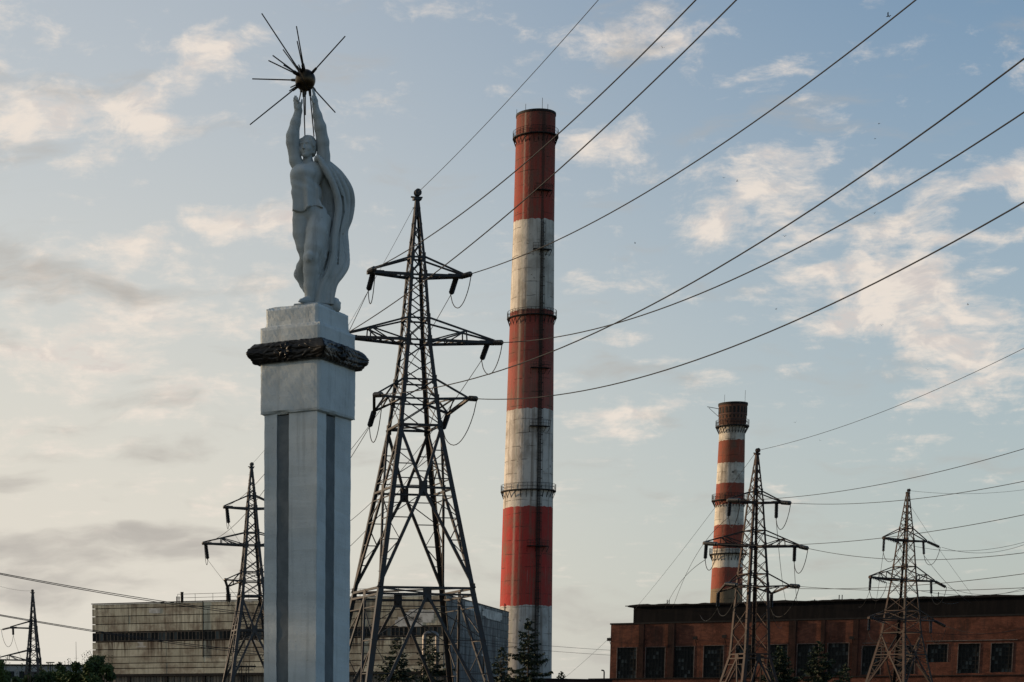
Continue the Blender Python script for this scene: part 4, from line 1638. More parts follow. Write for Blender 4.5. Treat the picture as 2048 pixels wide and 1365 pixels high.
# ------------------------------------------------------------------ chimneys
def chimney(label, uc, vc, Y, Yf, prof, mat, plats, lad_u, lad_v, small, crown=None, name='chimney'):
    c = P(uc, vc, Y)
    root = thing(name, label, 'chimney', (c.x, Y, 0), 'striped chimneys')
    b = MB()
    zr = [(Zv(v, Yf), w / K(v, Y) / 2) for (v, w) in prof]
    z_b, r_b = zr[-1]
    r_g = r_b + (r_b - zr[-2][1]) / (zr[-2][0] - z_b) * z_b
    zr.append((0, r_g))

    def rad_at(z):
        for (za, ra), (zb, rb) in zip(zr[:-1], zr[1:]):
            if zb - 1e-6 <= z <= za + 1e-6:
                return ra + (rb - ra) * (za - z) / max(1e-6, za - zb)
        return zr[0][1]
    ztop = zr[0][0]
    nr, nu = 60, 64
    pr = []
    for i in range(nr + 1):
        z = ztop * i / nr
        pr.append((z, rad_at(z)))
    zk = sorted(set([p for p in pr] + [(z, r) for (z, r) in zr]), key=lambda p: p[0])
    r_top = zr[0][1]
    prof2 = zk + [(ztop, r_top - .35), (ztop - 3.0, r_top - .45), (ztop - 3.05, .05)]
    b.lathe((c.x, Y, 0), (0, 0, 1), prof2, nu)
    sh = b.build('shaft', mat, root)
    sh.data.polygons.foreach_set('use_smooth', [True] * len(sh.data.polygons))
    try:
        sh.data.set_sharp_from_angle(angle=rad(40))
    except Exception:
        pass
    # dark rim
    b = MB()
    b.ring((c.x, Y), r_top - .5, r_top + .10, ztop - .30, ztop + .12, 48)
    b.build('rim', M['black'], root)
    # ring galleries
    for (v, px) in plats:
        z = Zv(v, Yf); r0 = rad_at(z); r1 = px / K(v, Y) / 2
        b = MB(); b.ring((c.x, Y), r0 - .05, r1, z - .16, z, 48)
        nb = 28
        for k_ in range(nb):
            t = 2 * pi * k_ / nb
            d = V((cos(t), sin(t), 0))
            o = V((c.x, Y, 0))
            b.bar(o + d * (r1 - .1) + ez * (z - .16), o + d * (r0 - .02) + ez * (z - 1.5), .10)
        gal = b.build('gallery', M['black'], root)
        b = MB()
        nb = 36
        for hgt in (.55, 1.15):
            pts = [V((c.x + cos(2 * pi * k_ / 48) * (r1 - .06), Y + sin(2 * pi * k_ / 48) * (r1 - .06), z + hgt)) for k_ in range(49)]
            b.tube(pts, .035, 4, False)
        for k_ in range(nb):
            t = 2 * pi * k_ / nb
            p = V((c.x + cos(t) * (r1 - .06), Y + sin(t) * (r1 - .06), z))
            b.bar(p, p + ez * 1.17, .06)
        b.build('railing', M['black'], gal)
    # ladder in a cage up the side facing the camera
    b = MB()
    zl0, zl1 = Zv(lad_v[1], Yf), Zv(lad_v[0], Yf)
    def on_face(u, z, extra=0.):
        """point on the shaft seen at bearing u"""
        r = rad_at(z) + extra
        x = (u - PPX) / FP * Y / diry(700) * 1.0
        dx = max(-.95 * r, min(.95 * r, x * (1 - r * .9 / Y) * diry(700) / diry(700) - c.x))
        return V((c.x + dx, Y - sqrt(max(.01, r * r - dx * dx)), z))
    ang = lad_u
    def fa(a, z, extra=0.):
        r = rad_at(z) + extra
        return V((c.x + sin(a) * r, Y - cos(a) * r, z))
    zz = zl0
    prev = None
    while zz < zl1:
        p, q = fa(ang - .05, zz, .25), fa(ang + .05, zz, .25)
        b.bar(p, q, .04)
        zz += .5
    ns = 24
    for i in range(ns):
        za, zb = zl0 + (zl1 - zl0) * i / ns, zl0 + (zl1 - zl0) * (i + 1) / ns
        for s_ in (-.055, .055):
            b.bar(fa(ang + s_, za, .25), fa(ang + s_, zb, .25), .07)
        for s_ in (-.09, 0, .09):
            b.bar(fa(ang + s_, za, .85 - abs(s_) * 3), fa(ang + s_, zb, .85 - abs(s_) * 3), .05)
    z_ = zl0
    while z_ < zl1:
        pts = [fa(ang + s_, z_, e_) for (s_, e_) in ((-.055, .25), (-.10, .5), (-.06, .8), (0, .88), (.06, .8), (.10, .5), (.055, .25))]
        b.tube(pts, .035, 4)
        z_ += 1.6
    b.build('ladder', M['black'], root)
    for v in small:
        z = Zv(v, Yf)
        b = MB()
        a0, a1 = ang - .42, ang + .42
        n_ = 8
        for i in range(n_):
            s0, s1 = a0 + (a1 - a0) * i / n_, a0 + (a1 - a0) * (i + 1) / n_
            e0, e1 = fa(s0, z, 0), fa(s1, z, 0)
            f0, f1 = fa(s0, z, .75), fa(s1, z, .75)
            b.box8([e0 - ez * .12, e1 - ez * .12, f1 - ez * .12, f0 - ez * .12, e0, e1, f1, f0])
            for hgt in (.5, 1.0):
                b.bar(f0 + ez * hgt, f1 + ez * hgt, .05)
            b.bar(f0, f0 + ez * 1.02, .05)
            if i % 3 == 0:
                b.bar(f0 - ez * .1, fa(s0, z - 1.1, .0), .07)
        b.bar(fa(a1, z, .75), fa(a1, z, .75) + ez * 1.02, .05)
        b.bar(fa(a1, z - .1, .75), fa(a1, z - 1.1, 0), .07)
        b.build('rest_platform', M['black'], root)
    return root, c, rad_at, ztop


Y1 = 375
z1 = lambda v: Zv(v, Y1 - 4.4)
RED_A, RED_B, RED_C, RED_D = (.25, .045, .031), (.215, .048, .036), (.27, .075, .058), (.32, .036, .029)
WHT = (.50, .47, .42)
H1 = z1(215)
cm1 = chimney_mat('big chimney paint', H1, [(0, (.44, .43, .40)), (z1(1212), RED_D), (z1(1015), WHT), (z1(818), RED_C), (z1(722), RED_B), (z1(619), (.49, .46, .40)), (z1(437), RED_A)],
                  (.11, .085, .06), 2.5, .35, lad=.27)
BC, bc, bc_r, bc_top = chimney('tall red and white chimney, the highest one, centre of the picture', 1062, 720, Y1, Y1 - 4.4,
        [(216, 77.5), (240, 78), (440, 81), (620, 87), (820, 93), (1020, 99), (1210, 103.5), (1340, 107)], cm1,
        [(262, 91), (627, 99), (978, 110)], .27, (440, 1350), [497, 735, 852, 378, 1092, 1322])
b = MB()
for (a, h) in ((0.0, 2.0), (.9, 1.2), (1.9, 1.3), (2.9, 1.3), (4.0, 1.2), (5.2, 1.0)):
    p = V((bc.x + cos(a) * 3.6, bc.y + sin(a) * 3.6, bc_top))
    if a == 0:
        p = V((bc.x + .6, bc.y - 3.6, bc_top))
    b.bar(p - ez * .3, p + ez * h, .07)
b.build('lightning_rods', M['black'], BC)

Y2 = 400
z2 = lambda v: Zv(v, Y2 - 3)
BRK = (.145, .062, .04)
R2 = (.235, .056, .035)
W2 = (.55, .51, .43)
cm2 = chimney_mat('small chimney paint', z2(804), [(0, (.17, .125, .075)), (z2(1178), R2), (z2(1136), W2), (z2(1097), R2), (z2(1050), W2), (z2(1010), R2), (z2(966), W2), (z2(924.5), (.22, .062, .036)), (z2(879.5), W2), (z2(849), BRK)],
                  (.085, .065, .045), 1.6, .7)
SC, sc_, sc_r, sc_top = chimney('shorter striped brick chimney with flared crown behind the brick hall', 1463, 900, Y2, Y2 - 3,
        [(804, 56), (812, 56), (836, 53.5), (852, 50.5), (880, 51), (966, 54.5), (1050, 57.5), (1140, 60.5), (1214, 63)], cm2,
        [(849, 66), (998, 71), (1106, 73)], 2.6, (860, 1200), [])
b = MB()
for (du, h, dv) in ((-14, 3.4, 0), (27, 5.0, 30)):
    p = P(1463 + du, 804, Y2); p.z = sc_top - dv / K(800, Y2)
    b.bar(p, p + ez * (h * .55 + dv / K(800, Y2)), .05)
p = P(1437, 818, Y2); b.bar(p, p - V((2.3, 0, -.4)), .10); b.bar(p - V((0, 0, 1.5)), p - V((2.0, 0, -.2)), .07)
b.build('lightning_rods', M['black'], SC)
b = MB()     # slots and corbels of the crown
nk = 22
for k_ in range(nk):
    t = 2 * pi * k_ / nk
    d = V((cos(t), sin(t), 0)); e_ = V((-sin(t), cos(t), 0))
    o = V((sc_.x, Y2, 0))
    for (va, vb, wd, pr_) in ((812, 824, .22, .03), (829, 834, .16, .03)):
        za, zb = z2(vb), z2(va)
        r = sc_r((za + zb) / 2)
        b.box(o + d * (r + .0), e_, d, ez, -wd, wd, -.12, pr_, za, zb)
b.build('crown_slots', M['black'], SC)
b = MB()
for v in (826, 838, 806):
    z = z2(v); r = sc_r(z)
    b.ring((sc_.x, Y2), r - .1, r + .09, z - .14, z + .12, 48)
b.build('crown_courses', simple('dark crown brick', (.10, .05, .035), (.06, .035, .03), 1.5, .9), SC)

# ------------------------------------------------------------------ concrete block on the left
YC = 300
Cc = P(893, 1190, YC); zc_top = Cc.z
Lc = P(184, 1211, 326); Rc = P(1018, 1225, 351)
Cc.z = Lc.z = Rc.z = 0
dl = (Lc - Cc); Ll = dl.length; dl.normalize()
dr = (Rc - Cc); Lr = dr.length; dr.normalize()
nl = V((-dl.y, dl.x, 0)); nl = nl if nl.y < 0 else -nl
nr_ = V((-dr.y, dr.x, 0)); nr_ = nr_ if nr_.x > 0 else -nr_
hall = thing('concrete_block', 'long stained concrete panel works building with a dark window band', 'building', tuple(Cc))
zrow = [Zv(v, 313) for v in (1207, 1217, 1233, 1249, 1265.5)]
zrow = [zc_top] + [zc_top - x for x in (.75, 2.05, 3.35, 4.65)]
zwt, zwb = zc_top - 4.75, zc_top - 6.20
zlow = [zc_top - x for x in (6.3, 7.55, 8.8, 9.85, 10.7, 11.7)]
zg = zlow[-1]
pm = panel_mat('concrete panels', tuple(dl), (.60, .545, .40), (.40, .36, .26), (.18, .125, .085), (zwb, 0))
pm2 = panel_mat('concrete panels with painted shade', tuple(dr), (.25, .255, .24), (.20, .205, .195), (.12, .11, .10))  # side face: its shade is put into a darker, greyer panel colour
b = MB()
bk = Lc + Rc - Cc
b.box8([Lc + dl * -.4 - nl * .4, Cc - nl * .4 - nr_ * .4, Rc - nr_ * .4, bk, Lc + dl * -.4 - nl * .4 + ez * (zc_top - .2), Cc - nl * .4 - nr_ * .4 + ez * (zc_top - .2), Rc - nr_ * .4 + ez * (zc_top - .2), bk + ez * (zc_top - .2)])
b.build('core', M['black'], hall)
rp = random.Random(21)
nbay = 9
bw = Ll / nbay
b = MB()
rowsz = list(zip(zrow[:-1], zrow[1:])) + list(zip(zlow[:-1], zlow[1:]))
for (za, zb) in rowsz:
    for k_ in range(nbay):
        b.tint = rp.random()
        g_ = .06
        b.box(Cc, dl, nl, ez, k_ * bw + .022, (k_ + 1) * bw - .022, -.4, .0 + rp.uniform(-.015, .015), zb + g_, za - g_)
b.tint = .5
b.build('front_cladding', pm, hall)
b = MB()
zr2 = [zc_top - x for x in (0, .9, 2.2, 3.5, 4.8, 6.1, 7.4, 8.7, 10.0, 11.3, 12.6, 14, 16, zc_top)]
nb2 = 6
for (za, zb) in zip(zr2[:-1], zr2[1:]):
    for k_ in range(nb2):
        b.tint = rp.random()
        b.box(Cc, dr, nr_, ez, k_ * Lr / nb2 + .03, (k_ + 1) * Lr / nb2 - .03, -.4, rp.uniform(-.015, .015), zb + .03, za - .03)
b.tint = .5
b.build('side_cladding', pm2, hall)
b = MB()     # parapet cap
b.box(Cc, dl, nl, ez, -.05, Ll + .1, -.55, .10, zc_top + .003, zc_top + .14)
b.box(Cc, dr, nr_, ez, .5, Lr + .1, -.5, .08, zc_top + .003, zc_top + .10)
b.build('parapet_cap', M['black'], hall)
# patches of white render over old joints
def sC(u, v, o, d):
    a = (u - PPX) / FP / diry(v)
    return (a * o.y - o.x) / (d.x - a * d.y)
rq = random.Random(31)
def patch(o, d, nn_, u0, v0, u1, v1, seed):
    b = MB()
    r_ = random.Random(seed)
    s0, s1 = sC(u0, v0, o, d), sC(u1, v1, o, d)
    sm_, ym = (s0 + s1) / 2, (o + d * ((s0 + s1) / 2)).y
    zc_, hz_, hs_ = Zv((v0 + v1) / 2, ym), abs(Zv(v0, ym) - Zv(v1, ym)) / 2, abs(s1 - s0) / 2
    n_ = 26
    pts = []
    for i in range(n_):
        a = 2 * pi * i / n_
        k_ = r_.uniform(.72, 1.12)
        cx_ = max(-1, min(1, 1.35 * cos(a) * k_)); cz_ = max(-1, min(1, 1.3 * sin(a) * k_))
        pts.append(o + d * (sm_ + hs_ * cx_) + ez * (zc_ + hz_ * cz_))
    for off in (-.03, .035):
        for q_ in pts:
            b.v.append(tuple(q_ + nn_ * off))
    b.f.append(tuple(range(n_, 2 * n_))); b.c.append(.5)
    for i in range(n_):
        b.f.append((i, (i + 1) % n_, n_ + (i + 1) % n_, n_ + i)); b.c.append(.5)
    b.build('render_patch', M['patch'], hall)
patch(Cc, dl, nl, 811, 1219, 868, 1246, 1)
patch(Cc, dl, nl, 790, 1234, 845, 1254, 2)
patch(Cc, dl, nl, 298, 1217, 321, 1227, 3)
patch(Cc, dr, nr_, 930, 1206, 962, 1222, 4)
patch(Cc, dr, nr_, 965, 1222, 1004, 1240, 5)
patch(Cc, dr, nr_, 963, 1309, 974, 1313, 6)
# the window band, one ribbon per bay
for k_ in range(nbay):
    b = MB()
    s0, s1 = k_ * bw + .06, (k_ + 1) * bw - .06
    b.box(Cc, dl, nl, ez, s0, s1, -.12, -.02, zwt - .10, zwt)
    b.box(Cc, dl, nl, ez, s0, s1, -.12, -.02, zwb, zwb + .10)
    nm = 10
    for j in range(nm + 1):
        x = s0 + (s1 - s0) * j / nm
        b.box(Cc, dl, nl, ez, x - .05, x + .05, -.12, -.035, zwb + .1, zwt - .1)
    wn = b.build('window', M['hallframe'], hall)
    b = MB()
    for j in range(nm):
        x0 = s0 + (s1 - s0) * j / nm; x1 = s0 + (s1 - s0) * (j + 1) / nm
        b.tint = rp.random()
        b.box(Cc, dl, nl, ez, x0 + .05, x1 - .05, -.14 - .03 * rp.random(), -.10, zwb + .1, zwt - .1)
    b.build('pane', M['pane'], wn)
# corrugated, partly lit ground storey
b = MB()
for k_ in range(nbay):
    s0 = k_ * bw
    b.box(Cc, dl, nl, ez, s0 - .25, s0 + .25, -.35, .12, 0, zg - .02)
b.box(Cc, dl, nl, ez, 0, Ll, -.3, .2, zg - .35, zg + .01)
b.build('ground_frame', M['black'], hall)
cg = simple('dull glazing', (.15, .12, .085), (.055, .05, .04), .5, .6, lo=.38, hi=.6, mul=(4, 4, .15))
b = MB()
nst = int(Ll / .55)
for j in range(nst):
    x = j * .55
    b.box(Cc, dl, nl, ez, x + .03, x + .5, -.38, -.22 - .04 * (j % 2), .3, zg - .37)
b.build('ground_glazing', cg, hall)
# rooftop
b = MB()
rl = lambda s_, in_: Cc + dl * s_ - nl * in_
s_a, s_b = 8.0, Ll * .745
zz = zc_top + .14
npst = 13
for hgt in (.55, 1.15):
    b.bar(rl(s_a, .3) + ez * (zz + hgt), rl(s_b, .3) + ez * (zz + hgt), .06)
for j in range(npst):
    p = rl(s_a + (s_b - s_a) * j / (npst - 1), .3) + ez * zz
    b.bar(p, p + ez * 1.16, .06)
b.build('roof_railing', M['black'], hall)
for (u, v0, w, Yo, nm_) in ((364, 1185, 6, 3.0, 'vent_pipe'), (353.5, 1194, 2.2, 2.2, 'vent_pipe'), (358, 1194, 2.2, 2.6, 'vent_pipe'), (456.5, 1189, 9, 3.0, 'vent_pipe'), (712, 1168, 4, 4, 'vent_pipe')):
    Yv = 318 - (u - 364) * .036 + Yo
    p = P(u, v0, Yv)
    ww = w / K(v0, Yv)
    b = MB()
    b.lathe((p.x, p.y, zc_top - .1), ez, [(0, ww / 2), (p.z - zc_top, ww / 2), (p.z - zc_top + .02, ww / 2 * 1.12), (p.z - zc_top + .14, ww / 2 * 1.12)], 12)
    b.build(nm_, M['black'], hall)
p = Rc - dr * 1.0 - nr_ * .5
b = MB()     # roof access ladder by the far corner
for s_ in (0, .8):
    b.bar(p - dr * s_ + ez * (zc_top - .5), p - dr * s_ + ez * (zc_top + 1.5), .09)
for j in range(5):
    b.bar(p + ez * (zc_top + .1 + j * .33), p - dr * .8 + ez * (zc_top + .1 + j * .33), .07)
b.bar(p + dr * .2 + ez * (zc_top + .75), p + dr * 1.0 + ez * (zc_top + .85), .1)
b.build('roof_ladder', M['black'], hall)
b = MB()     # downpipe on the front
for s_ in (bw * 2.02, bw * 6.02):
    b.tube([Cc + dl * s_ + nl * .02 + ez * (zc_top), Cc + dl * s_ + nl * .02 + ez * (zc_top - 9)], .08, 8)
b.build('downpipe', M['black'], hall)

# silver duct with two risers
du_ = thing('silver_duct', 'silver U shaped duct with two risers in front of the concrete block', 'duct', tuple(P(860, 1400, 292).xy) + (0,))
Yd = 292
pts = []
x0, x1 = P(848.5, 1300, Yd).x, P(873, 1300, Yd + 1).x
zt_ = P(848, 1266, Yd).z
rr = .62
pts = [V((x0, Yd, 0)), V((x0, Yd, zt_ - rr))]
for j in range(1, 7):
    a = pi / 2 * j / 6
    pts.append(V((x0 + rr * (1 - cos(a)), Yd, zt_ - rr + rr * sin(a))))
for j in range(0, 7):
    a = pi / 2 * j / 6
    pts.append(V((x1 - rr + rr * sin(a), Yd + .3, zt_ - rr + rr * cos(a))))
pts.append(V((x1, Yd + .3, 0)))
b = MB(); b.tube(pts, .30, 14)
dd_ = b.build('duct_pipe', M['duct'], du_, smooth=True)
b = MB()
for x in (x0, x1):
    z = 1.0
    while z < zt_ - 1:
        b.lathe((x, Yd if x == x0 else Yd + .3, z), ez, [(0, .31), (0.02, .34), (.10, .34), (.12, .31)], 14)
        z += 1.7
b.build('joint_band', M['duct'], du_, smooth=False)

# ------------------------------------------------------------------ brick hall on the right
BLp = P(1222, 1250, 290); BRp = P(2048, 1231, 263)
zb_top = BLp.z
BLp.z = BRp.z = 0
db = (BRp - BLp); Lb0 = db.length; db.normalize()
nb_ = V((db.y, -db.x, 0)); nb_ = nb_ if nb_.y < 0 else -nb_
Lb = Lb0 + 14
bh = thing('brick_hall', 'long red brick hall with tall dark windows and black roof fascia', 'building', tuple(BLp))
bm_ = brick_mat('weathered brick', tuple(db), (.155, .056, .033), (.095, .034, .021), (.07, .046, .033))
bm_d = brick_mat('dark brick', tuple(db), (.034, .014, .010), (.026, .011, .008), (.022, .015, .012))  # darker brick; on the pilasters it stands for their shading


def sU(u, v=1300):
    """distance along the brick facade seen at u"""
    a = (u - PPX) / FP / diry(v)
    # BLp + db*s ; x = a*y
    return (a * BLp.y - BLp.x) / (db.x - a * db.y)


def zB(v, u):
    s_ = sU(u)
    return Zv(v, (BLp + db * s_).y)


wins = []
for (ua, ub, vt, vb) in ((1235, 1273, 1296, 1357), (1292, 1330, 1295, 1357), (1349, 1388, 1293.5, 1356), (1408, 1447, 1292, 1356), (1472, 1505, 1291, 1355), (1536, 1575, 1290, 1354), (1595, 1636, 1288.5, 1353), (1656, 1697, 1287, 1352),
                         (1725, 1762, 1292.5, 1350), (1790, 1830, 1292, 1349), (1855, 1895, 1289, 1325), (1917, 1959, 1288, 1347), (1983, 2025, 1287, 1345)):
    s0, s1 = sU(ua), sU(ub)
    um = (ua + ub) / 2
    wins.append((s0, s1, zB(vb, um), zB(vt, um)))
zl_b = zB(1357, 1300)
b = MB()
# piers, spandrel band above, wall below
edges = [0.0]
zwtop = max(w[3] for w in wins)
x = 0.0
for (s0, s1, za, zb) in wins:
    b.box(BLp, db, nb_, ez, x, s0, -.5, 0, 0, zwtop)
    b.box(BLp, db, nb_, ez, s0, s1, -.5, 0, 0, za)
    if zwtop - zb > .02:
        b.box(BLp, db, nb_, ez, s0, s1, -.5, 0, zb, zwtop)
    x = s1
b.box(BLp, db, nb_, ez, x, Lb, -.5, 0, 0, zwtop)
b.box(BLp, db, nb_, ez, 0, Lb, -.5, 0, zwtop, zb_top)
b.build('front_wall', bm_, bh)
b = MB()
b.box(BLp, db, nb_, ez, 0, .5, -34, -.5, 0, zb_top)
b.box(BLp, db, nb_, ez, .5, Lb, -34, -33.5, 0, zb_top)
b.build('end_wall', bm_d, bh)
b = MB()
b.box(BLp, db, nb_, ez, -.12, Lb + .1, -34.1, .14, zb_top + .003, zb_top + .22)
b.box(BLp, db, nb_, ez, .5, Lb, -1.1, -.9, .2, zb_top - .05)
b.build('cornice', M['black'], bh)
# dark roof storey
s_f = sU(1266, 1230)
zf_top = Zv(1214.5, (BLp + db * s_f).y)
b = MB()
b.box(BLp, db, nb_, ez, s_f, Lb, -20, -.25, zb_top + .22, zf_top)
b.box(BLp, db, nb_, ez, s_f - .8, Lb, -20.5, .15, zf_top, zf_top + .16)
b.build('roof_storey', M['fascia'], bh)
b = MB()
rb = random.Random(5)
for u in (1282, 1288, 1329, 1333, 1625, 1674, 1680, 1873):
    s_ = sU(u, 1200)
    p = BLp + db * s_ - nb_ * 1.5 + ez * zf_top
    b = MB()
    b.bar(p - ez * .05, p + ez * (1.0 if u > 1300 and u != 1625 else .5), .10)
    b.build('vent_pipe', M['black'], bh)
b = MB()
p = BLp + db * (s_f - .6) + ez * (zf_top + .16)
b.bar(p - db * .6, p + db * 2.0, .25, .12)
b.build('loose_plank', M['black'], bh)
b = MB()     # ragged roofing felt along the edge
xs = [s_f - .7 + (Lb - s_f + .6) * j / 120 for j in range(121)]
zz_ = 0
for j, x in enumerate(xs):
    zz_ = .6 * zz_ + rb.uniform(-.02, .11)
    for (yy, z) in ((-.9, zf_top + .15), (.05, zf_top + .15), (.05, zf_top + .2 + max(0, zz_)), (-.9, zf_top + .2 + max(0, zz_))):
        b.v.append(tuple(BLp + db * x + nb_ * yy + ez * z))
for j in range(120):
    for k_ in range(4):
        b.f.append((j * 4 + k_, j * 4 + (k_ + 1) % 4, (j + 1) * 4 + (k_ + 1) % 4, (j + 1) * 4 + k_)); b.c.append(.5)
b.build('roofing_felt', M['black'], bh)
# pilasters, their shading put into a darker brick colour
for (ua, ub) in ((1278, 1288), (1336, 1349), (1577, 1591), (1641, 1649), (1705, 1716)):
    s0, s1 = sU(ua), sU(ub)
    b = MB()
    b.box(BLp, db, nb_, ez, s0, s1, .004, .35, 0, zb_top - .05)
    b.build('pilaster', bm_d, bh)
# sunlit lime line over the windows on the right
b = MB()
s0, s1 = sU(1850), sU(2034)
b.box(BLp, db, nb_, ez, s0, s1, .003, .16, zwtop + .02, zwtop + .14)
b.box(BLp, db, nb_, ez, sU(1725), sU(1775), .003, .10, zwtop - .1, zwtop + .0)
for (w0, w1, za, zb) in wins:
    b.box(BLp, db, nb_, ez, w0 - .1, w0, .004, .05, za, zb + .06)
    b.box(BLp, db, nb_, ez, w0, w1, .003, .05, zb + .001, zb + .08)
    b.box(BLp, db, nb_, ez, w1, w1 + .1, .004, .05, za, zb + .06)
b.build('window_edging', M['lintel'], bh)
glm = None
for (s0, s1, za, zb) in wins:
    b = MB()
    nc = 6; nrw = max(3, int((zb - za) / .55))
    for j in range(nc + 1):
        x = s0 + (s1 - s0) * j / nc
        w_ = .05 if j not in (0, nc) else .09
        b.box(BLp, db, nb_, ez, max(s0, x - w_), min(s1, x + w_), -.30, -.2, za, zb)
    for j in range(nrw + 1):
        z = za + (zb - za) * j / nrw
        b.box(BLp, db, nb_, ez, s0, s1, -.27, -.185, max(za, z - .035), min(zb, z + .035))
    wn = b.build('window', M['mullion'], bh)
    b = MB()
    for j in range(nc):
        for q_ in range(nrw):
            b.tint = rb.random()
            tl = rb.uniform(-.02, .02)
            x0 = s0 + (s1 - s0) * j / nc; x1 = s0 + (s1 - s0) * (j + 1) / nc
            y0 = za + (zb - za) * q_ / nrw; y1 = za + (zb - za) * (q_ + 1) / nrw
            pp = [BLp + db * xx + nb_ * (-.30 + tt) + ez * yy for (xx, yy, tt) in ((x0, y0, 0), (x1, y0, tl), (x1, y1, tl + rb.uniform(-.02, .02)), (x0, y1, 0))]
            b.add(pp, [(0, 1, 2, 3)])
    b.build('pane', None or M['pane'], wn)
# brackets of floodlights on the wall
for (u, v) in ((1394, 1280), (1452, 1277), (1223, 1283), (1706, 1280)):
    s_ = sU(u); z = zB(v, u)
    b = MB()
    p = BLp + db * s_ + ez * z
    b.bar(p, p + nb_ * 1.2 + ez * .2, .08); b.bar(p - ez * 1.0, p + nb_ * 1.2 + ez * .2, .06)
    b.box(p + nb_ * 1.2 + ez * .2, db, nb_, ez, -.3, .3, -.1, .25, -.2, .25)
    b.build('floodlight', M['black'], bh)
# low annex before the hall
an = MB()
s0 = sU(1222)
zan = Zv(1357.5, 276)
zan2 = Zv(1359, 283)
an.box(BLp, db, nb_, ez, -.2, Lb, 6.0, 9.0, 0, zan)
annex = an.build('brick_annex', bm_, None, loc=BLp)
tag(annex, 'low brick annex along the foot of the red brick hall', 'building')
b = MB(); b.box(BLp, db, nb_, ez, -.4, Lb, 5.8, 9.2, zan + .003, zan + .12)
b.build('roof_edge', M['black'], annex)
lw = MB()
pa, pb = P(1010, 1400, 250), P(1221, 1400, 262)
pa.z = pb.z = 0
dlw = (pb - pa); Lw = dlw.length; dlw.normalize()
lw.box(pa, dlw, V((-dlw.y, dlw.x, 0)), ez, 0, Lw, -.2, .2, 0, Zv(1359.5, 256))
low = lw.build('brick_wall', bm_d, None, loc=pa)
tag(low, 'dark low brick wall left of the hall, topped level with the frame bottom', 'wall')
lw = MB(); lw.box(pa, dlw, V((-dlw.y, dlw.x, 0)), ez, 0, Lw, -.3, .3, Zv(1359.5, 256) + .003, Zv(1359.5, 256) + .12)
lw.build('coping', M['black'], low)
p = P(1208.5, 1341, 268)
b = MB()
b.tube([V((p.x, p.y, 0)), V((p.x, p.y, p.z - .25)), V((p.x - .08, p.y, p.z - .05)), V((p.x - .25, p.y, p.z)), V((p.x - .4, p.y, p.z - .02))], .10, 8)
o = b.build('bent_pipe', M['black'], None, smooth=True, loc=(p.x, p.y, 0))
tag(o, 'thin black pipe with bent top beside the left end of the brick hall', 'pipe')

# ------------------------------------------------------------------ far left sheds, mast, gantries
pa, pb = P(-30, 1331, 395), P(215, 1329, 402)
zs_ = pa.z; pa.z = pb.z = 0
d_ = (pb - pa).normalized(); n__ = V((d_.y, -d_.x, 0))
shed = thing('long_shed', 'long low pale shed behind the bushes at the far left', 'building', tuple(pa))
b = MB(); b.box(pa, d_, n__, ez, 0, (pb - pa).length, -18, 0, 0, zs_)
b.build('wall', M['shed'], shed)
b = MB(); b.box(pa, d_, n__, ez, -.3, (pb - pa).length + .3, -18.3, .3, zs_ + .003, zs_ + .25)
b.build('roof', M['black'], shed)
L_ = (pb - pa).length
for j in range(12):
    x = L_ * (j + .3) / 12
    b = MB()
    b.box(pa, d_, n__, ez, x, x + 1.1, .002, .05, zs_ - 2.6, zs_ - 1.2)
    b.build('window', M['glass'], shed)
b = MB()
pm_ = P(152, 1284, 390)
b.tube([V((pm_.x, pm_.y, 0)), V((pm_.x, pm_.y, pm_.z * .6)), pm_], [.10, .07, .035], 6)
for z in (.55, .8):
    b.bar(V((pm_.x - .5, pm_.y, pm_.z * z)), V((pm_.x + .5, pm_.y, pm_.z * z)), .03)
o = b.build('aerial_mast', M['black'], None, loc=(pm_.x, pm_.y, 0))
tag(o, 'slim aerial mast standing left of the concrete block', 'mast')


def gantry(label, ua, ub, vt, Y, comb):
    pa, pb = P(ua, vt, Y), P(ub, vt, Y)
    zt_ = pa.z
    g_ = thing('substation_gantry', label, 'gantry', ((pa.x + pb.x) / 2, Y, 0), 'substation gantries')
    w_ = pb.x - pa.x
    for sx in (-1, 1):
        b = MB()
        xc = (pa.x + pb.x) / 2 + sx * w_ * (.18 if comb else .28)
        xt = (pa.x + pb.x) / 2 + sx * w_ * (.14 if comb else .10)
        for o_ in (-.25, .25):
            b.bar((xc + o_, Y, 0), (xt + o_ * .6, Y, zt_), .09)
        nz2 = 9
        for j in range(nz2):
            za, zb = zt_ * j / nz2, zt_ * (j + 1) / nz2
            s_ = 1 if j % 2 else -1
            fa_, fb_ = j / nz2, (j + 1) / nz2
            b.bar((xc + (xt - xc) * fa_ + s_ * .25, Y, za), (xc + (xt - xc) * fb_ - s_ * .2, Y, zb), .05)
        b.build('leg', M['black'], g_)
    b = MB()
    b.bar((pa.x, Y, zt_), (pb.x, Y, zt_), .16); b.bar((pa.x + w_ * .1, Y, zt_ - .5), (pb.x - w_ * .1, Y, zt_ - .5), .10)
    if comb:
        for j in range(9):
            x = pa.x + w_ * (j + .5) / 9
            b.bar((x, Y, zt_ - .4), (x, Y, zt_ + (1.4 if j in (4, 6) else .35)), .06)
    b.build('beam', M['black'], g_)


gantry('dark switchyard gantry with upright rods before the concrete block', 463, 512, 1333, 262, True)
gantry('tiny trapezoid gantry behind the bushes beside the small far left pylon', 92, 109, 1325.5, 300, False)

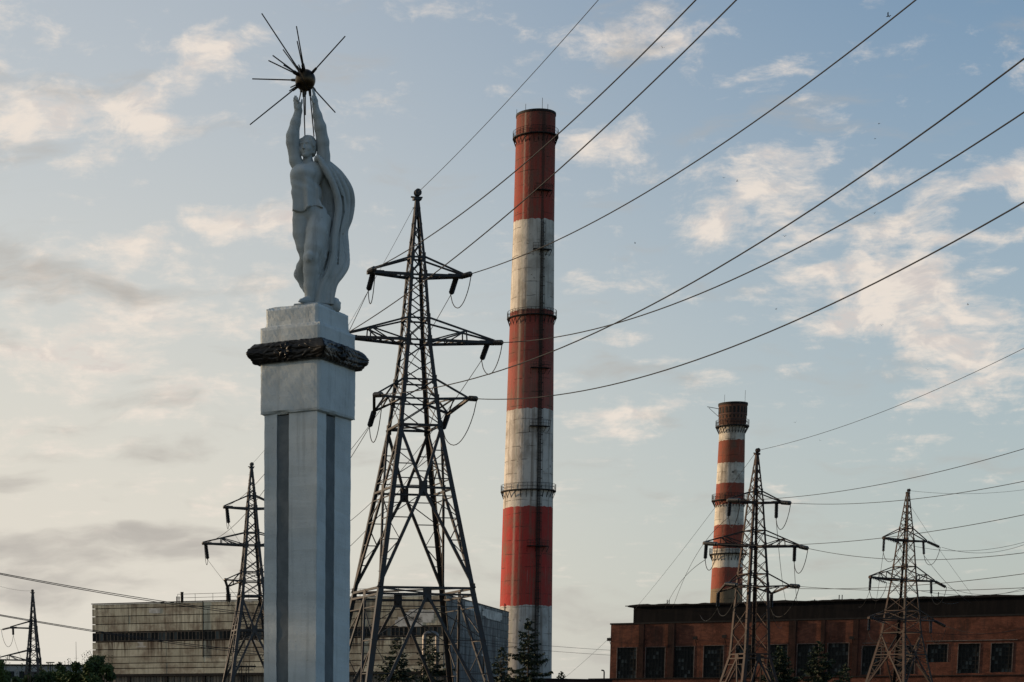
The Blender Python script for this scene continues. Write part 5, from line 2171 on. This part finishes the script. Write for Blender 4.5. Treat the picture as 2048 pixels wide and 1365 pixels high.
# ------------------------------------------------------------------ trees
def conifer(label, u, vtop, Y, half_px, seed, group='spruces', dens=1.0):
    rnd = random.Random(seed)
    top = P(u, vtop, Y)
    Ht = top.z
    kk = K(vtop, Y)
    slope = (half_px / kk) / max(2., (1365 - vtop) / kk)
    Rb = min(slope * Ht, Ht * .46)
    t = thing('spruce_tree', label, 'tree', (top.x, Y, 0), group)
    b = MB()
    b.tube([(top.x, Y, 0), (top.x, Y, Ht * .5), (top.x, Y, Ht * .98)], [Ht * .016, Ht * .009, .02], 8)
    limbs = []
    lf = MB()
    z = Ht * .985
    n_w = 0
    while z > Ht * .12:
        f = 1 - z / Ht
        rad_ = Rb * (f ** .85) * rnd.uniform(.8, 1.15) + .12
        nbr = 4 + int(4 * min(1, f * 3))
        a0 = rnd.random() * 6.28
        for k_ in range(nbr):
            a = a0 + 2 * pi * k_ / nbr + rnd.uniform(-.35, .35)
            L = rad_ * rnd.uniform(.55, 1.25)
            if rnd.random() < .08:
                continue
            d = V((cos(a), sin(a), 0))
            zz0 = z + rnd.uniform(-.25, .25)
            dro = rnd.uniform(.20, .42)
            steps = max(3, int(L / .24))
            pp = []
            for j in range(steps + 1):
                q_ = j / steps
                pp.append(V((top.x, Y, zz0)) + d * (L * q_) + ez * (-L * dro * q_ + L * .30 * q_ * q_ * q_))
            if L > .8:
                b.tube([pp[0], pp[len(pp) // 2], pp[-1]], [.045, .03, .012], 4, False)
            sd_ = d.cross(ez)
            for j in range(1, steps + 1):
                q_ = j / steps
                wv = L * .30 * (1 - q_ * .75) + .12
                for m_ in range(int(4 * dens) + 1):
                    s_ = rnd.choice((-1, 1))
                    c = pp[j] + d * rnd.uniform(-.15, .15) + ez * rnd.uniform(-.08, .10)
                    tipv = (sd_ * s_ * rnd.uniform(.3, 1) + d * rnd.uniform(.3, 1.0) + ez * rnd.uniform(-.75, .15)).normalized()
                    ln = wv * rnd.uniform(.5, 1.15) + .1
                    wd = rnd.uniform(.05, .11) * (1 + .6 * f)
                    x_ = tipv.cross(V((rnd.uniform(-1, 1), rnd.uniform(-1, 1), rnd.uniform(-1, 1)))).normalized() * wd
                    lf.tint = rnd.random()
                    e_ = c + tipv * ln
                    mid = c + tipv * ln * .5 + ez * .03
                    lf.add([c, mid + x_, e_, mid - x_], [(0, 1, 2, 3)])
        z -= (.30 + .55 * min(1, f * 2.2)) * rnd.uniform(.75, 1.2) * (Ht / 14) ** .5
        n_w += 1
    for j in range(14):
        a = rnd.random() * 6.28
        c = V((top.x, Y, Ht - rnd.random() * .8))
        e_ = c + V((cos(a) * .14, sin(a) * .14, .22))
        x_ = V((-sin(a), cos(a), 0)) * .04
        lf.add([c, (c + e_) / 2 + x_, e_, (c + e_) / 2 - x_], [(0, 1, 2, 3)])
    b.build('trunk', M['bark'], t)
    lf.build('crown', M['needle'], t)
    return t


conifer('dark spruce under the left legs of the largest pylon', 794, 1276, 215, 40, 1)
conifer('dark spruce whose tip stands between the risers of the silver duct', 861, 1274, 225, 40, 2)
conifer('small dark spruce against the shaded side of the concrete block', 1003, 1297, 235, 27, 3)
conifer('tall dark spruce in front of the foot of the big chimney', 1058, 1238, 225, 46, 4, dens=1.25)
conifer('tiny spruce tip peeping over the wall between big chimney and brick hall', 1122, 1346, 272, 12, 5)
conifer('black spruce before the brick hall, just right of the pylon by the shorter chimney', 1562, 1294, 205, 44, 6, dens=2.0)
conifer('broad black spruce between the two right pylons, before the brick hall', 1640, 1286, 210, 58, 7, dens=2.2)
conifer('thin pointed conifer among the bushes at the far left', 118, 1325, 250, 9, 8, dens=1.4)
conifer('low black conifer at the foot of the hall, right of the broad black spruce', 1690, 1330, 214, 26, 9, dens=1.4)


def bush(label, u, vtop, Y, hw_px, seed, Hs=1.0, group='bushes at the far left', at=None, rx=None, ls=1., name='leafy_bush', cat='bush'):
    rnd = random.Random(seed)
    top = at or P(u, vtop, Y)
    Ht = top.z
    Rx = rx or hw_px / K(vtop, Y)
    t = thing(name, label, cat, (top.x, Y, 0), group)
    b = MB()
    cl = []
    for j in range(9):
        a = rnd.random() * 6.28
        e_ = V((top.x + cos(a) * Rx * rnd.uniform(.2, .7), Y + sin(a) * Rx * rnd.uniform(.2, .7), Ht * rnd.uniform(.55, .9)))
        b.tube([(top.x + rnd.uniform(-.2, .2), Y, 0), (top.x + (e_.x - top.x) * .35, Y + (e_.y - Y) * .35, e_.z * .5), e_], [.16, .09, .03], 6)
    b.build('trunk', M['bark'], t)
    lf = MB()
    for j in range(70 if rx else 34):
        a = rnd.random() * 6.28
        f = rnd.random() ** .6
        h_ = rnd.uniform(.12 if rx else .25, 1)
        rmax = Rx * (1 - .5 * max(0, (h_ - .5) / .5) ** 2)
        c = V((top.x + cos(a) * rmax * f, Y + sin(a) * rmax * f, Ht * h_ * .96))
        rc = Rx * rnd.uniform(.12, .26)
        base_t = rnd.uniform(.1, .8)
        for m_ in range(330):
            d = V((rnd.gauss(0, 1), rnd.gauss(0, 1), rnd.gauss(0, .75)))
            d = d.normalized() * rc * rnd.uniform(.4, 1.15)
            p = c + d
            if p.z > Ht:
                p.z = Ht - rnd.random() * .3
            s_ = rnd.uniform(.07, .15) * ls
            x_ = V((rnd.gauss(0, 1), rnd.gauss(0, 1), rnd.gauss(0, 1))).normalized()
            y_ = x_.orthogonal().normalized()
            lf.tint = min(1, max(0, base_t + rnd.uniform(-.25, .25)))
            lf.add([p - x_ * s_ * 1.3, p + y_ * s_ * .7, p + x_ * s_ * 1.3, p - y_ * s_ * .7], [(0, 1, 2, 3)])
    # a few shoots above the crown
    for j in range(10):
        a = rnd.uniform(-.9, .9)
        p0 = V((top.x + a * Rx * .7, Y + rnd.uniform(-1, 1), Ht * (.93 - .1 * abs(a))))
        for m_ in range(9):
            p = p0 + V((rnd.uniform(-.06, .06), 0, .13 * m_))
            s_ = .08
            x_ = V((rnd.gauss(0, 1), rnd.gauss(0, 1), rnd.gauss(0, 1))).normalized(); y_ = x_.orthogonal().normalized()
            lf.add([p - x_ * s_, p + y_ * s_ * .6, p + x_ * s_, p - y_ * s_ * .6], [(0, 1, 2, 3)])
    lf.tint = .5
    lf.build('crown', M['leaf'], t)


bush('dark leafy bush cut by the left edge of the picture', -4, 1322, 165, 40, 1)
bush('low yellowish green bush between the far left pylon and the edge bush', 60, 1336, 170, 52, 2)
bush('rounded dark bush under the left end of the concrete block', 188, 1312, 160, 60, 3)
bush('low dark bush just left of the rounded bush before the concrete block', 140, 1332, 166, 44, 4)
bush('low bush in front of the thin pointed conifer', 98, 1340, 172, 36, 5)

# ------------------------------------------------------------------ birds
def bird_mesh(seed):
    rnd = random.Random(seed)
    b = MB()
    b.lathe((-.2, 0, 0), (1, 0, 0), [(0, .01), (.06, .04), (.16, .065), (.26, .06), (.33, .045), (.39, .04), (.43, .012)], 8)
    up = rnd.uniform(.05, .3)
    for s_ in (-1, 1):
        b.add([(.06, s_ * .04, .02), (-.08, s_ * .04, .02), (-.12, s_ * .30, up), (.02, s_ * .32, up + .02), (-.16, s_ * .55, up * .7)],
              [(0, 1, 2, 3), (3, 2, 4)])
        b.add([(.06, s_ * .04, .012), (-.08, s_ * .04, .012), (-.12, s_ * .30, up - .01), (.02, s_ * .32, up + .01), (-.16, s_ * .55, up * .7 - .008)],
              [(3, 2, 1, 0), (4, 2, 3)])
    b.add([(-.16, .03, .0), (-.36, .09, 0), (-.33, 0, 0), (-.36, -.09, 0), (-.16, -.03, 0)], [(0, 1, 2), (0, 2, 4), (4, 2, 3)])
    return b


BIRDS = [(1776, 33, 90, 'above the top wires near the upper right corner'), (1325, 96, 110, 'between the two steep wires at the top centre'), (1270, 487, 130, 'alone in the sky right of the big chimney'),
         (1758, 248, 110, 'upper of the two over the right cloud'), (1750, 278, 130, 'lower of the two over the right cloud'), (1448, 356, 130, 'left of the pair before the round white cloud'), (1474, 363, 130, 'right of the pair before the round white cloud'),
         (1569, 473, 120, 'just over the longest sloping wire'), (1621, 485, 120, 'just under the longest sloping wire'), (1749, 427, 130, 'between the second and third wire at the right'), (1552, 619, 130, 'below the crossing wires, left of the big cloud'),
         (1936, 610, 120, 'at far right below the lowest thick wire'), (1763, 651, 130, 'in the middle of the big right cloud'), (1855, 740, 130, 'low in the right cloud'), (1640, 882, 150, 'near the peak of the pylon by the shorter chimney'), (1591, 845, 150, 'upper left of the pylon by the shorter chimney, over its peak')]
proto = None
for n_, (u, v, Yb, where) in enumerate(BIRDS):
    p = P(u, v, Yb)
    rnd = random.Random(n_)
    if proto is None or n_ in (3, 6):
        o = bird_mesh(n_).build('bird', M['feather'], None, loc=(0, 0, 0))
        proto = o
    else:
        o = proto.copy()
        COL.objects.link(o)
    o.location = p
    s_ = .30
    o.scale = (s_, s_, s_)
    s_ = .36 if n_ < 1 else .24
    o.scale = (s_, s_, s_)
    o.rotation_euler = (rnd.uniform(-.5, .5), rnd.uniform(-.2, .2), rnd.uniform(0, 6.28))
    tag(o, 'small dark flying bird ' + where, 'bird', 'birds in the sky')

# ------------------------------------------------------------------ tall unseen tree, added to keep the sun off the monument
bush('tall broad unseen tree, added left of the monument to shade it', 0, 0, 56.5, 560, 21, group='added shade casters', at=V((-58, 56.5, 24.5)), rx=6.5, ls=3.6, name='added_shade_tree', cat='tree')
